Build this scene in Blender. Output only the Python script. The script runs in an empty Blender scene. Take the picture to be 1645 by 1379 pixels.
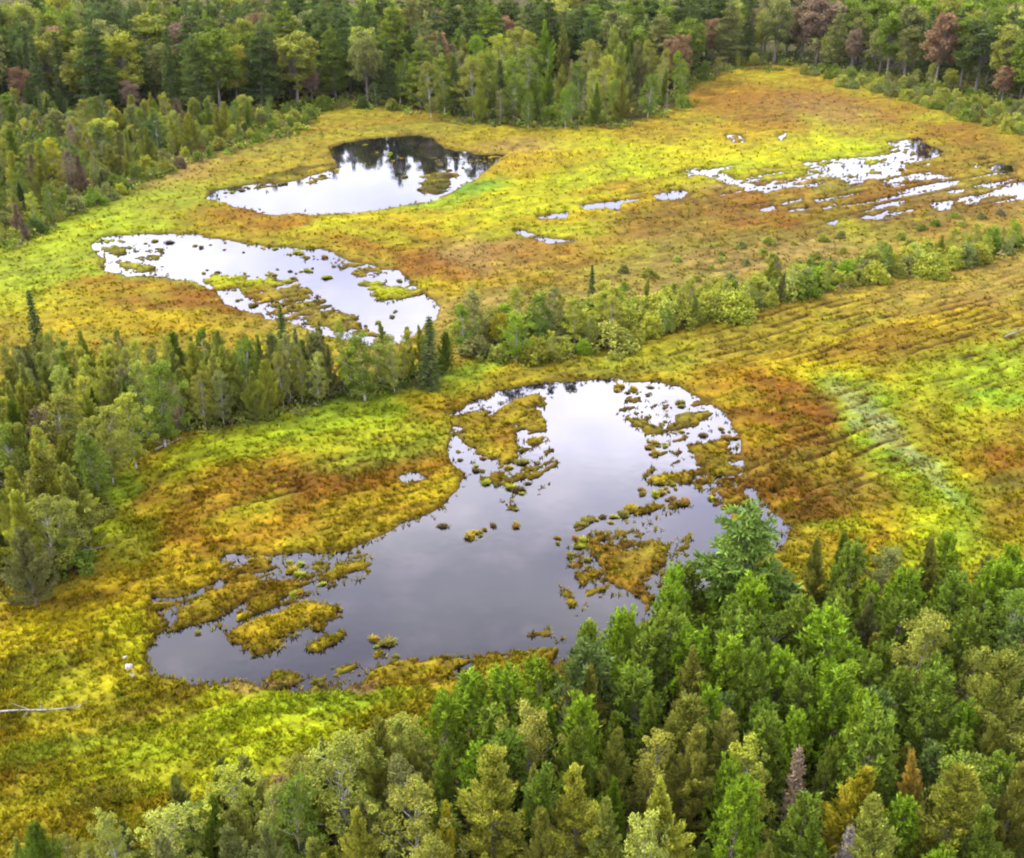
import bpy, math, random
import numpy as np
from mathutils import Vector
R = math.radians
sc = bpy.context.scene

# ------------------------------------------------------------------ camera
H, PITCH, F, CX, CY = 50.0, R(26.3), 1800.0, 822.5, 689.5
cd = bpy.data.cameras.new('camera'); cam = bpy.data.objects.new('camera', cd)
sc.collection.objects.link(cam); sc.camera = cam
cam.location = (0, 0, H); cam.rotation_euler = (R(90) - PITCH, 0, 0)
cd.sensor_width = 36; cd.lens = 36 * F / 1645; cd.clip_end = 6000; cd.clip_start = 0.5

# ------------------------------------------------------------------ sky, sun, exposure
SUN_EL, SUN_AZ = R(48), R(-62)      # azimuth from +Y (view direction), negative = left
w = bpy.data.worlds.new('World'); sc.world = w; w.use_nodes = True
nt = w.node_tree; nt.nodes.clear()
def nn(tree, t, **kw):
    n = tree.nodes.new(t)
    for k, v in kw.items(): setattr(n, k, v)
    return n
out = nn(nt, 'ShaderNodeOutputWorld'); bg1 = nn(nt, 'ShaderNodeBackground'); bg2 = nn(nt, 'ShaderNodeBackground')
mx = nn(nt, 'ShaderNodeMixShader'); sky = nn(nt, 'ShaderNodeTexSky', sky_type='NISHITA')
sky.sun_disc = False; sky.sun_elevation = SUN_EL; sky.sun_rotation = SUN_AZ
nt.links.new(sky.outputs[0], bg1.inputs[0]); bg1.inputs[1].default_value = 0.10
tc = nn(nt, 'ShaderNodeTexCoord'); mp = nn(nt, 'ShaderNodeMapping'); mp.inputs['Scale'].default_value = (1, 1, 2.2)
mp.inputs['Location'].default_value = (0.35, 0.1, 0.2)
nz = nn(nt, 'ShaderNodeTexNoise'); nz.inputs['Scale'].default_value = 3.4; nz.inputs['Detail'].default_value = 5
nz.inputs['Roughness'].default_value = 0.55
cr = nn(nt, 'ShaderNodeValToRGB')
cr.color_ramp.elements[0].position = 0.30; cr.color_ramp.elements[0].color = (0.46, 0.45, 0.70, 1)
cr.color_ramp.elements[1].position = 0.68; cr.color_ramp.elements[1].color = (1.11, 1.07, 1.16, 1)
nt.links.new(tc.outputs['Generated'], mp.inputs[0]); nt.links.new(mp.outputs[0], nz.inputs['Vector'])
sx = nn(nt, 'ShaderNodeSeparateXYZ'); nt.links.new(tc.outputs['Generated'], sx.inputs[0])
er = nn(nt, 'ShaderNodeValToRGB'); er.color_ramp.interpolation = 'EASE'
er.color_ramp.elements.remove(er.color_ramp.elements[1])
for p_, v_ in ((.0, .36), (.19, .42), (.26, .44), (.30, .62), (.345, .80), (.39, 1.2), (.44, 1.22), (.49, .88), (.55, .58), (.63, .44), (1.0, 1.0)):
    e_ = er.color_ramp.elements[0] if p_ == 0 else er.color_ramp.elements.new(p_)
    e_.position = p_; e_.color = (v_, v_, v_, 1)
em = nn(nt, 'ShaderNodeMix', data_type='RGBA', blend_type='MULTIPLY'); em.inputs[0].default_value = 1
nt.links.new(sx.outputs[2], er.inputs[0]); nt.links.new(cr.outputs[0], em.inputs[6]); nt.links.new(er.outputs[0], em.inputs[7])
nt.links.new(nz.outputs['Fac'], cr.inputs[0]); nt.links.new(em.outputs[2], bg2.inputs[0]); bg2.inputs[1].default_value = 1.0
mx.inputs[0].default_value = 0.88
nt.links.new(bg1.outputs[0], mx.inputs[1]); nt.links.new(bg2.outputs[0], mx.inputs[2]); nt.links.new(mx.outputs[0], out.inputs[0])
sl = bpy.data.lights.new('sun', 'SUN'); sl.energy = 1.5; sl.angle = R(10); sl.color = (1.0, 0.95, 0.86)
so = bpy.data.objects.new('sun', sl); sc.collection.objects.link(so)
sd = Vector((math.sin(SUN_AZ) * math.cos(SUN_EL), math.cos(SUN_AZ) * math.cos(SUN_EL), math.sin(SUN_EL)))
so.rotation_euler = (-sd).to_track_quat('-Z', 'Y').to_euler(); so.location = sd * 300
sc.view_settings.view_transform = 'Standard'; sc.view_settings.look = 'None'
sc.view_settings.exposure = 3.7; sc.view_settings.gamma = 1.0
sc.cycles.max_bounces = 5; sc.cycles.diffuse_bounces = 3; sc.cycles.transmission_bounces = 3
sc.cycles.caustics_reflective = False; sc.cycles.caustics_refractive = False
sc.cycles.use_denoising = True
sc.cycles.filter_width = 2.0

# ------------------------------------------------------------------ pixel <-> world helpers
CP, SP = math.cos(PITCH), math.sin(PITCH)
def unproj(px, py, z=0.0):
    px = np.asarray(px, float); py = np.asarray(py, float)
    dx = (px - CX) / F; dy = -(py - CY) / F
    t = (z - H) / (-SP + dy * CP)
    return dx * t, (CP + dy * SP) * t
def proj(x, y, z=0.0):
    d = y * CP - (z - H) * SP; u = y * SP + (z - H) * CP
    return CX + F * x / d, CY - F * u / d

# ------------------------------------------------------------------ numpy noise
def _hash(ix, iy, seed):
    h = (ix.astype(np.int64) * 374761393 + iy.astype(np.int64) * 668265263 + seed * 1442695041) & 0xffffffff
    h = ((h ^ (h >> 13)) * 1274126177) & 0xffffffff
    return ((h ^ (h >> 16)) & 0xffff) / 65535.0
def vnoise(x, y, seed=0):
    ix = np.floor(x); iy = np.floor(y); fx = x - ix; fy = y - iy
    fx = fx * fx * (3 - 2 * fx); fy = fy * fy * (3 - 2 * fy)
    a = _hash(ix, iy, seed); b = _hash(ix + 1, iy, seed); c = _hash(ix, iy + 1, seed); d = _hash(ix + 1, iy + 1, seed)
    return (a + (b - a) * fx) * (1 - fy) + (c + (d - c) * fx) * fy
def fbm(x, y, seed=0, oct=3):
    s = 0; a = 0.5; t = 0
    for o in range(oct):
        s = s + a * vnoise(x * 2 ** o + 17.3 * o, y * 2 ** o - 9.1 * o, seed + o); t += a; a *= 0.5
    return s / t - 0.5
def sdf(px, py, poly):
    """signed distance in photo pixels, positive inside"""
    P = np.array(poly, float); n = len(P); d = np.full(px.shape, 1e9); ins = np.zeros(px.shape, bool)
    for i in range(n):
        a = P[i]; b = P[(i + 1) % n]; e = b - a
        wx = px - a[0]; wy = py - a[1]
        t = np.clip((wx * e[0] + wy * e[1]) / (e @ e + 1e-9), 0, 1)
        d = np.minimum(d, (wx - e[0] * t) ** 2 + (wy - e[1] * t) ** 2)
        if a[1] != b[1]:
            c = ((a[1] > py) != (b[1] > py)) & (px < (b[0] - a[0]) * (py - a[1]) / (b[1] - a[1]) + a[0])
            ins ^= c
    d = np.sqrt(d)
    return np.where(ins, d, -d)
def sdf_clip(px, py, poly, pad=40):
    P = np.array(poly, float)
    m = (px > P[:, 0].min() - pad) & (px < P[:, 0].max() + pad) & (py > P[:, 1].min() - pad) & (py < P[:, 1].max() + pad)
    r = np.full(px.shape, -float(pad))
    if m.any(): r[m] = sdf(px[m], py[m], poly)
    return r
def lin(c):
    c = np.array(c, float) / 255
    return np.where(c <= 0.04045, c / 12.92, ((c + 0.055) / 1.055) ** 2.4)
z3 = lambda pts: [(1085 + x / 2.9375, y / 2.9375) for x, y in pts]
z2 = lambda pts: [(540 + x / 2.9375, y / 2.9375) for x, y in pts]

# ------------------------------------------------------------------ shorelines (traced, laid on the ground plane)
NEAR_POND = [(785,644),(799,630),(840,620),(880,617),(931,614),(983,610),(1051,613),(1090,622),(1130,645),(1165,668),(1185,700),(1192,740),
    (1207,775),(1218,800),(1240,825),(1272,848),(1262,872),(1230,890),(1160,930),(1100,965),(1050,1000),(985,1030),(920,1052),(880,1070),
    (800,1078),(740,1088),(690,1090),(600,1104),(560,1110),(500,1114),(430,1110),(385,1094),(340,1102),(290,1096),(246,1086),(236,1046),(250,1026),(268,1014),
    (262,996),(240,985),(246,962),(290,962),(320,950),(356,925),(362,894),(440,893),(500,892),(545,890),(600,865),(640,845),
    (700,822),(735,792),(752,762),(728,746),(720,722),(728,700),(722,668),(745,658),(765,645)]
WHITE_POND = [(150,395),(165,381),(230,376),(300,377),(360,385),(400,395),(440,398),(490,400),(530,404),(560,419),(600,430),(640,438),
    (660,458),(690,478),(706,494),(700,510),(675,530),(650,548),(600,556),(560,545),(520,540),(480,522),(430,512),(395,500),(360,487),(350,470),
    (310,450),(260,446),(200,443),(165,433),(172,418),(152,402)]
FAR_POND = [(333,319),(345,307),(400,297),(470,291),(510,281),(545,268),(528,241),(560,229),(610,222),(660,218),(695,222),(715,240),
    (760,248),(810,250),(792,265),(760,290),(720,311),(690,322),(620,335),(560,342),(500,345),(440,343),(400,338),(365,327)]
PUDDLES = [z3([(600,770),(680,760),(850,752),(1000,735),(1060,700),(1000,672),(1150,655),(1205,690),(1275,718),(1220,742),(1150,757),(1085,775),
        (1065,830),(890,850),(850,885),(815,862),(770,838),(650,842),(600,852),(565,885),(440,905),(350,895),(290,870),(200,852),(120,825),
        (50,805),(110,795),(200,812),(280,848),(400,858),(550,850),(622,826),(640,790)]),
    z3([(965,872),(1090,828),(1190,820),(1310,832),(1280,850),(1120,852),(1080,875),(1000,882)]),
    z3([(1475,795),(1530,778),(1605,783),(1580,808),(1500,815)]), z3([(1448,868),(1520,874),(1645,856),(1760,870),(1700,930),(1620,945),(1540,948),(1485,927),(1500,890)]),
    z3([(1195,960),(1310,953),(1300,987),(1240,997)]), z3([(1350,940),(1445,935),(1425,962),(1375,962)]),
    z3([(485,965),(600,935),(612,958),(540,978)]), z3([(635,942),(745,915),(750,940),(660,957)]), z3([(405,988),(460,968),(472,985),(420,1002)]),
    z3([(925,1028),(1002,996),(980,1034)]), z3([(715,1052),(765,1043),(752,1068)]), z3([(235,640),(310,645),(332,672),(270,672)]),
    z3([(465,645),(522,636),(502,662)]), z2([(945,1022),(1090,1003),(1085,1028),(960,1038)]), z2([(1145,972),(1350,946),(1335,990),(1170,984)]),
    z2([(1495,925),(1645,900),(1700,910),(1640,935),(1530,945)]), z2([(845,1092),(900,1095),(1000,1130),(1130,1136),(1000,1147),(870,1112)]),
    [(636,764),(656,757),(688,768),(670,773),(650,778)]]
ISLANDS = [[(705,660),(745,668),(790,668),(828,640),(850,632),(882,638),(868,652),(850,668),(835,690),(836,720),(838,742),(812,752),(775,742),(745,718),(735,700),(752,688),(742,672),(700,690)],
    [(360,908),(380,925),(400,915),(425,928),(470,935),(466,955),(420,960),(395,975),(365,990),(345,980),(350,940)],
    [(362,1012),(400,988),(450,978),(500,966),(530,968),(556,988),(540,1003),(490,1015),(470,1024),(432,1046),(392,1042),(372,1030)],
    [(500,1038),(555,1014),(552,1026),(508,1046)],
    [(270,1022),(285,965),(310,955),(340,935),(362,960),(345,990),(318,1000),(300,1012),(288,1024)],
    [(928,872),(960,860),(985,865),(1010,876),(1045,868),(1080,870),(1090,890),(1070,910),(1050,918),(1036,932),(1052,950),(1062,975),(1040,990),(1015,972),(985,955),(960,932),(950,905)],
    [(1102,715),(1145,704),(1172,715),(1178,740),(1212,772),(1190,780),(1160,772),(1135,765),(1120,745)],
    [(1148,790),(1170,782),(1195,790),(1222,812),(1200,822),(1170,812)],
    [(985,652),(1008,655),(1012,665),(992,664)], [(1008,672),(1030,672),(1062,690),(1045,702),(1018,684)],[(1075,690),(1095,670),(1112,660),(1140,652),(1148,668),(1112,680)],
    [(836,1027),(870,1010),(900,1012),(908,1024),(866,1038)], [(602,1050),(640,1064),(680,1080),(712,1100),(640,1108),(606,1092)],
    [(415,1092),(445,1082),(478,1086),(470,1104),(430,1108)], [(735,1062),(760,1046),(790,1052),(800,1070),(760,1078)], [(330,1090),(375,1084),(392,1098),(350,1106)],
    [(895,945),(908,944),(938,985),(925,992)], [(788,772),(812,768),(830,775),(822,786),(795,786)], [(805,806),(825,802),(828,815),(808,818)],
    [(540,900),(560,905),(596,908),(590,922),(560,925),(540,940),(520,932)],
    [(178,417),(215,421),(255,430),(270,437),(240,441),(200,436)],[(160,397),(195,394),(203,405),(185,412),(170,406)],
    [(315,449),(345,437),(370,445),(390,438),(420,450),(435,440),(452,460),(430,468),(395,460),(365,472),(345,464)],
    [(578,456),(610,452),(650,455),(685,470),(650,482),(620,488),(604,478)],
    [(448,474),(480,484),(512,494),(548,500),(580,515),(585,532),(540,528),(500,514),(468,500)],
    [(672,292),(690,282),(722,286),(730,298),(700,314),(680,312)], [(336,312),(400,300),(470,294),(520,285),(545,272),(548,276),(520,290),(470,299),(400,305),(352,316)],
    z2([(370,835),(430,820),(560,812),(600,830),(560,845),(420,850)])]
# pieces of open water where small tufts of sedge break the surface: polygon, strength
SPECKLE = [([(500,895),(600,880),(600,930),(540,945),(380,1000),(350,900)], .55), ([(720,660),(860,630),(900,740),(880,800),(720,760)], .5),
    ([(985,620),(1150,640),(1210,700),(1230,830),(1180,840),(1110,780),(1030,780),(1040,720)], .5),
    ([(890,860),(1000,820),(1120,800),(1100,960),(940,960)], .42), ([(600,1060),(900,1040),(880,1090),(500,1115),(420,1080)], .55),
    ([(240,960),(360,930),(360,1020),(240,1020)], .5), ([(150,376),(300,378),(260,445),(150,435)], .40), ([(400,395),(640,430),(700,500),(560,440)], .55),
    ([(350,440),(480,450),(620,545),(440,520)], .66), ([(1085,215),(1600,215),(1645,330),(1085,340)], .60), ([(690,225),(815,245),(800,290),(690,320)], .45), ([(335,300),(545,262),(550,285),(340,325)], .5), ([(700,320),(1100,280),(1100,420),(760,420)], .5)]

FDX, FDY = [np.diff(q)[0] for q in unproj([1306, 1408], [815, 777])]      # direction of the old peat furrows
_l = math.hypot(FDX, FDY); FDX /= _l; FDY /= _l
WET = [z3([(-60,830),(200,770),(560,800),(1000,690),(1330,690),(1645,790),(1700,960),(1000,1050),(560,1010),(0,960),(-300,1010),(-420,990)])]
def water_field(px, py, x, y):
    k = np.clip((py + 200) / 900, 0.25, 1.5)          # metres to pixels get smaller with distance
    s = np.full(px.shape, -40.0)
    for P in [NEAR_POND, WHITE_POND, FAR_POND] + PUDDLES: s = np.maximum(s, sdf_clip(px, py, P))
    isl = np.full(px.shape, -40.0)
    for P in ISLANDS: isl = np.maximum(isl, sdf_clip(px, py, P))
    ragged = fbm((x * FDX + y * FDY) / 2.4, (-x * FDY + y * FDX) / 1.0, 19, 4)
    s = np.minimum(s, np.where(isl > -20, -isl + 3 * k + ragged * 30 * k, 40))
    fu = x * FDX + y * FDY; fv = -x * FDY + y * FDX
    n = .6 * fbm(x / 2.6, y / 3.4, 3, 4) + .8 * fbm(fu / 5.5, fv / 1.3, 5, 4)
    s = s + n * 13 * k
    sp = np.zeros(px.shape)
    for P, a in SPECKLE: sp = np.maximum(sp, a * np.clip(sdf_clip(px, py, P) / 6 + .3, 0, 1))
    n2 = fbm(fu / 1.8, fv / 0.7, 11, 3) + 0.6 * fbm(fu / 7, fv / 3, 12, 2)
    s = np.where(sp > 0, np.minimum(s, (0.52 - sp - n2 * 1.1) * 26 * k + 2), s)
    for P in WET:
        zz = np.clip(sdf_clip(px, py, P) / 8, 0, 1)
        s = np.maximum(s, np.where(zz > 0, (fbm(fu / 9, fv / 1.3, 15, 3) + .35 * fbm(fu / 30, fv / 6, 16, 2) - .16) * 60 * k * zz - 2.5 * (1 - zz) * k - .5, -40))
    return s / k

# ------------------------------------------------------------------ vegetation colours of the marsh: what grows where, plus a painted dark reflection
C = dict(weed_reflection=(26,20,13), rust=(142,92,28), orange=(170,124,28), gold=(188,164,26), yellow=(206,190,26), lime=(180,194,28), limeg=(146,178,40), green=(116,168,40),
         olive=(134,130,48), tan=(164,136,78), pinktan=(172,138,84), grey=(160,168,118), dark=(62,66,34), brown=(112,82,34), mud=(150,124,104), wood=(56,60,30), ogold=(160,144,34))
ZONES = [  # cx, cy, rx, ry, tilt deg, colour, strength, softness
 (822,320,1400,420,0,'ogold',1,.3), (822,900,1400,420,0,'ogold',1,.3),
 (1150,420,620,90,-8,'tan',.75,.5), (1180,410,420,44,-8,'olive',.75,.5), (1120,440,300,30,-10,'tan',.6,.5),(950,450,160,40,-4,'olive',.5,.5),
 (80,430,170,60,-8,'limeg',.75,.6), (200,345,170,40,-14,'limeg',.7,.6),(160,380,120,25,-8,'lime',.5,.6), (330,255,120,26,-20,'pinktan',.7,.6), (430,262,130,34,-14,'ogold',.8,.5),(420,235,90,18,-10,'olive',.6,.6),
 (640,202,160,18,4,'olive',.7,.6),(560,190,60,20,0,'ogold',.6,.6), (820,225,90,20,0,'ogold',.8,.5), (860,238,80,12,0,'tan',.7,.5),
 (540,365,210,24,4,'orange',.7,.6), (420,352,160,14,4,'rust',.5,.6),(620,348,150,12,-8,'lime',.8,.6),(560,352,60,6,0,'yellow',.7,.5),
 (900,300,240,58,-10,'yellow',.9,.5), (840,330,120,24,-8,'lime',.7,.6), (1010,262,190,32,-10,'lime',.95,.5), (1180,245,120,34,-4,'yellow',.8,.5),
 (870,265,120,14,-6,'orange',.5,.6),(1000,300,120,8,-9,'orange',.6,.5),(900,350,140,12,-10,'orange',.6,.6),
 (1280,262,150,36,-6,'lime',1,.35), (1350,236,90,18,-2,'lime',1,.4), (1270,240,80,14,-6,'yellow',.5,.5), (1150,275,90,10,-4,'lime',.8,.5), (762,302,56,12,-12,'green',.95,.5), (700,328,70,8,-12,'limeg',.9,.5),
 (1180,182,170,46,-3,'orange',.75,.5), (1230,165,120,22,0,'rust',.5,.6), (1210,192,50,8,0,'brown',.5,.6), (1420,185,150,34,12,'rust',.7,.5), (1330,180,90,24,6,'tan',.5,.6), (1540,235,120,30,8,'rust',.6,.6), (1100,205,80,20,-10,'ogold',.6,.6),
 (1420,315,260,34,-6,'rust',.65,.6), (1330,350,180,26,-8,'rust',.85,.5), (1480,330,120,16,-4,'orange',.5,.5), (1120,340,170,18,-8,'rust',.65,.5), (1020,372,150,16,-8,'rust',.6,.6), (1560,310,110,16,-4,'tan',.7,.5), (1340,300,50,10,-6,'olive',.9,.4),
 (1480,345,170,30,-8,'brown',.5,.5), (1380,335,140,24,-8,'brown',.35,.6), (1080,345,120,14,-8,'brown',.4,.6), (1240,182,130,26,-3,'brown',.3,.6), (700,405,90,22,14,'brown',.35,.6), (270,478,110,20,3,'brown',.35,.5), (1280,700,110,70,20,'brown',.4,.5), (1260,800,80,34,10,'brown',.4,.5), (1210,300,120,8,-6,'tan',.8,.5), (1240,385,140,12,-8,'olive',.6,.6),
 (640,402,100,26,14,'rust',.75,.5), (765,415,80,34,4,'tan',.85,.4), (690,440,70,24,14,'rust',.8,.5), (850,372,120,14,-4,'lime',.6,.6), (900,410,120,20,-2,'orange',.5,.6),(600,380,80,14,10,'lime',.5,.6),(830,450,90,18,0,'orange',.6,.6),(730,470,60,20,0,'gold',.7,.6),
 (270,478,130,26,3,'rust',.9,.45), (180,462,80,14,0,'orange',.7,.5),(250,470,25,10,0,'ogold',.8,.5), (240,520,90,16,4,'gold',.7,.5), (100,500,90,26,0,'gold',.6,.6), (390,500,40,14,0,'rust',.6,.5),
 (700,298,36,18,0,'weed_reflection',.9,.3), (450,291,110,7,-14,'weed_reflection',.7,.3), (350,313,18,8,0,'weed_reflection',.7,.3), (640,226,90,5,0,'brown',.8,.4),  # far pond: dark weed mats, near-black to paint in the dark bank reflection
 # middle field west of the near pond
 (470,790,330,140,-14,'gold',.8,.4), (540,672,210,34,-14,'limeg',.95,.5), (660,622,80,26,-20,'limeg',.95,.5), (760,598,60,18,-10,'limeg',.9,.5), (500,700,150,26,-12,'lime',.7,.5), (330,730,110,28,-16,'lime',.8,.5),
 (150,840,50,60,10,'lime',.9,.5),(180,790,50,40,0,'limeg',.9,.5), (560,775,180,32,-14,'rust',.9,.5), (430,770,150,26,-14,'brown',.3,.6), (400,780,130,24,-14,'rust',.55,.6), (330,850,110,30,-12,'rust',.6,.6), (500,852,140,26,-10,'orange',.7,.5), (640,738,90,18,-10,'olive',.5,.6), (720,680,44,40,20,'rust',.85,.5), (690,640,40,20,0,'gold',.8,.5),
 (230,790,14,40,20,'brown',.6,.6), (265,775,12,44,30,'brown',.6,.6),(290,745,30,10,-20,'brown',.5,.6), (420,820,60,14,-14,'lime',.5,.6),(600,820,80,16,-12,'gold',.8,.5),
 (190,900,180,30,-10,'rust',.5,.6), (310,900,80,20,-4,'gold',.7,.5),
 # lower left
 (100,985,260,60,-12,'gold',.95,.5), (90,1060,220,50,-12,'yellow',.6,.6), (60,940,120,20,-10,'olive',.8,.5), (60,905,90,30,-10,'dark',.6,.6), (130,970,170,8,-14,'brown',.6,.5), (80,1020,120,26,-8,'yellow',.8,.5), (160,1090,160,44,-10,'orange',.55,.6), (60,1080,90,30,-8,'limeg',.6,.6), (220,1030,60,40,0,'lime',.5,.6),
 (60,1165,90,20,-8,'orange',.8,.5), (80,1195,110,26,-10,'limeg',.5,.6), (190,1150,110,16,-14,'brown',.3,.6), (200,1260,150,40,-14,'yellow',.5,.6), (150,1215,120,14,-14,'rust',.35,.6), (30,1245,70,18,-8,'orange',.7,.5),
 (400,1165,240,46,-9,'lime',.95,.5), (440,1160,110,22,-8,'green',.7,.6), (540,1130,110,26,-6,'limeg',.9,.5), (300,1235,170,50,-14,'lime',.9,.5), (260,1200,90,20,-12,'limeg',.6,.6), (480,1220,90,40,0,'lime',.8,.5),
 (120,1285,160,40,-12,'gold',.8,.5), (120,1310,200,60,-12,'lime',.7,.6), (130,1120,150,40,-12,'lime',.45,.6), (330,1200,260,60,-11,'lime',.5,.5), (560,650,150,34,-14,'limeg',.5,.6), (640,712,110,30,-16,'limeg',.6,.6), (220,870,60,40,0,'limeg',.5,.6), (60,1330,110,40,-8,'orange',.5,.6), (140,1270,60,20,-20,'olive',.7,.6), (230,1300,50,18,0,'orange',.5,.5), (420,1118,90,8,2,'pinktan',.8,.5), (640,1108,120,10,-4,'rust',.7,.5), (740,1092,100,14,-4,'gold',.6,.5), (560,1112,60,8,0,'mud',.7,.5), (1030,985,60,40,-20,'orange',.6,.5),
 (790,710,60,46,10,'ogold',.8,.5), (800,690,40,24,0,'rust',.6,.5), (1010,895,90,50,14,'rust',.5,.5), (1010,880,90,30,14,'olive',.5,.5), (420,935,70,30,0,'rust',.45,.5), (460,1000,100,36,-14,'gold',.8,.5), (310,985,50,40,0,'ogold',.7,.5), (1150,745,70,60,30,'rust',.5,.5), (650,1075,70,30,20,'ogold',.7,.5), (1060,675,90,24,0,'olive',.8,.5),
 (215,428,70,16,8,'olive',.8,.5), (385,452,90,16,0,'lime',.8,.5), (630,470,60,22,0,'lime',.8,.5), (515,505,80,26,20,'olive',.7,.5),
 # right of the near pond
 (1230,560,300,50,-8,'ogold',.8,.5), (1000,590,140,14,-6,'olive',.8,.5), (1180,545,170,22,-10,'olive',.6,.6), (1450,500,260,60,-14,'ogold',.8,.5), (1560,460,180,50,-10,'tan',.45,.6), (1500,515,70,16,-8,'yellow',.8,.5), (1420,545,130,22,-16,'rust',.4,.6), (1480,575,120,30,-16,'brown',.4,.6),
 (1220,625,110,34,8,'orange',.75,.5), (1270,680,120,80,20,'rust',.85,.5), (1320,700,60,60,0,'rust',.7,.5), (1180,640,60,20,10,'gold',.6,.5), (1215,705,40,20,0,'gold',.6,.5), (1300,770,110,50,-14,'olive',.55,.6), (1260,800,80,34,10,'rust',.85,.5), (1350,745,90,30,-14,'ogold',.7,.6),(1320,800,90,26,-14,'brown',.5,.6),
 (1320,595,80,24,10,'yellow',.85,.5), (1360,630,70,30,20,'limeg',.85,.5), (1370,630,50,14,0,'pinktan',.6,.6), (1410,685,80,60,40,'limeg',.9,.5), (1430,700,110,18,38,'grey',.85,.6), (1490,780,100,46,48,'limeg',.85,.5), (1500,760,80,14,48,'grey',.7,.6), (1540,840,60,60,30,'green',.8,.6),
 (1560,625,120,60,-10,'lime',.85,.5), (1600,600,90,40,0,'limeg',.6,.6), (1600,640,40,14,0,'green',.8,.6), (1530,690,80,24,0,'ogold',.6,.6), (1490,665,60,20,-16,'brown',.4,.6),
 (1602,742,62,28,0,'rust',1,.4), (1630,800,60,46,0,'brown',.6,.6), (1640,780,60,20,0,'olive',.6,.6), (1620,840,60,40,0,'rust',.4,.6), (1430,850,90,40,0,'gold',.85,.5), (1390,880,70,26,0,'orange',.7,.5), (1500,830,60,30,0,'lime',.9,.5), (1480,890,90,30,0,'lime',.8,.5),(1330,840,60,16,0,'limeg',.5,.5)]
WOODS = {   # where trees stand: outline of their feet
 'near': [(60,1425),(220,1385),(390,1335),(520,1288),(630,1255),(750,1230),(850,1190),(930,1120),(1010,1085),(1090,1040),(1180,1000),(1330,985),(1450,985),(1560,1000),(1700,980),(1760,1480),(60,1500)],
 'strip': [(-120,660),(40,630),(170,612),(330,622),(450,612),(560,612),(640,604),(712,592),(716,604),(640,634),(560,642),(480,662),(380,690),(260,706),(190,742),(115,800),(60,900),(-120,960)],
 'hedge': [(735,548),(850,520),(1000,500),(1150,478),(1250,458),(1400,430),(1500,412),(1700,372),(1700,392),(1540,432),(1420,452),(1300,480),(1200,502),(1100,532),(1000,560),(900,582),(830,590),(745,572)],
 'slope': [(-120,440),(0,405),(60,388),(110,352),(200,312),(300,268),(380,240),(480,214),(505,190),(400,190),(250,195),(-120,185)],
 'far': [(-300,200),(250,205),(400,190),(500,182),(560,176),(700,186),(760,200),(850,212),(1000,206),(1105,176),(1112,140),(1190,112),(1290,110),(1350,128),(1450,142),(1560,165),(1850,225),(2000,-100),(-400,-100)]}

def veg_colour(px, py, x, y):
    k = np.clip((py + 200) / 900, .25, 1.5)
    wx = px + (fbm(x / 9, y / 14, 21, 3) * 80 + fbm(x / 2, y / 3, 22, 2) * 36) * k
    wy = py + (fbm(x / 9, y / 14, 31, 3) * 44 + fbm(x / 2, y / 3, 32, 2) * 22) * k
    col = np.tile(lin(C['ogold']), px.shape + (1,))
    for cx, cy, rx, ry, a, c, st, so_ in ZONES:
        ca, sa = math.cos(R(a)), math.sin(R(a))
        u = (wx - cx) * ca + (wy - cy) * sa; v = -(wx - cx) * sa + (wy - cy) * ca
        d = np.sqrt((u / rx) ** 2 + (v / ry) ** 2)
        m = st * np.clip((1 + so_ - d) / (2 * so_), 0, 1)
        m = (m * m * (3 - 2 * m / max(st, 1e-6)) / max(st, 1e-6)) if st > 0 else m
        col += (lin(C[c]) - col) * np.clip(m, 0, 1)[..., None]
    return col
def furrows(x, y):
    u = x * FDX + y * FDY; v = -x * FDY + y * FDX
    ph = v / 1.55 + fbm(u / 22, v / 9, 41, 3) * 2.6
    w_ = 0.5 + 0.5 * np.cos(ph * 2 * math.pi)
    am = np.clip(fbm(u / 14, v / 9, 44, 2) * 3.2 + 0.6, 0, 1) * np.clip(fbm(u / 3.0, v / 1.0, 46, 2) * 6 + .35, 0, 1)
    return w_ ** 2 * am, u, v
def furrow_zone(px, py):
    z = np.zeros(px.shape)
    for cx, cy, rx, ry, s_ in ((1430,540,330,110,1),(1330,770,180,110,1),(150,960,260,60,.7),(500,790,260,90,.6),(1150,330,600,80,.45),(120,1120,260,160,.45),(470,1000,120,60,.5)):
        z = np.maximum(z, s_ * np.clip(1.5 - np.hypot((px - cx) / rx, (py - cy) / ry), 0, 1))
    return z
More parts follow.
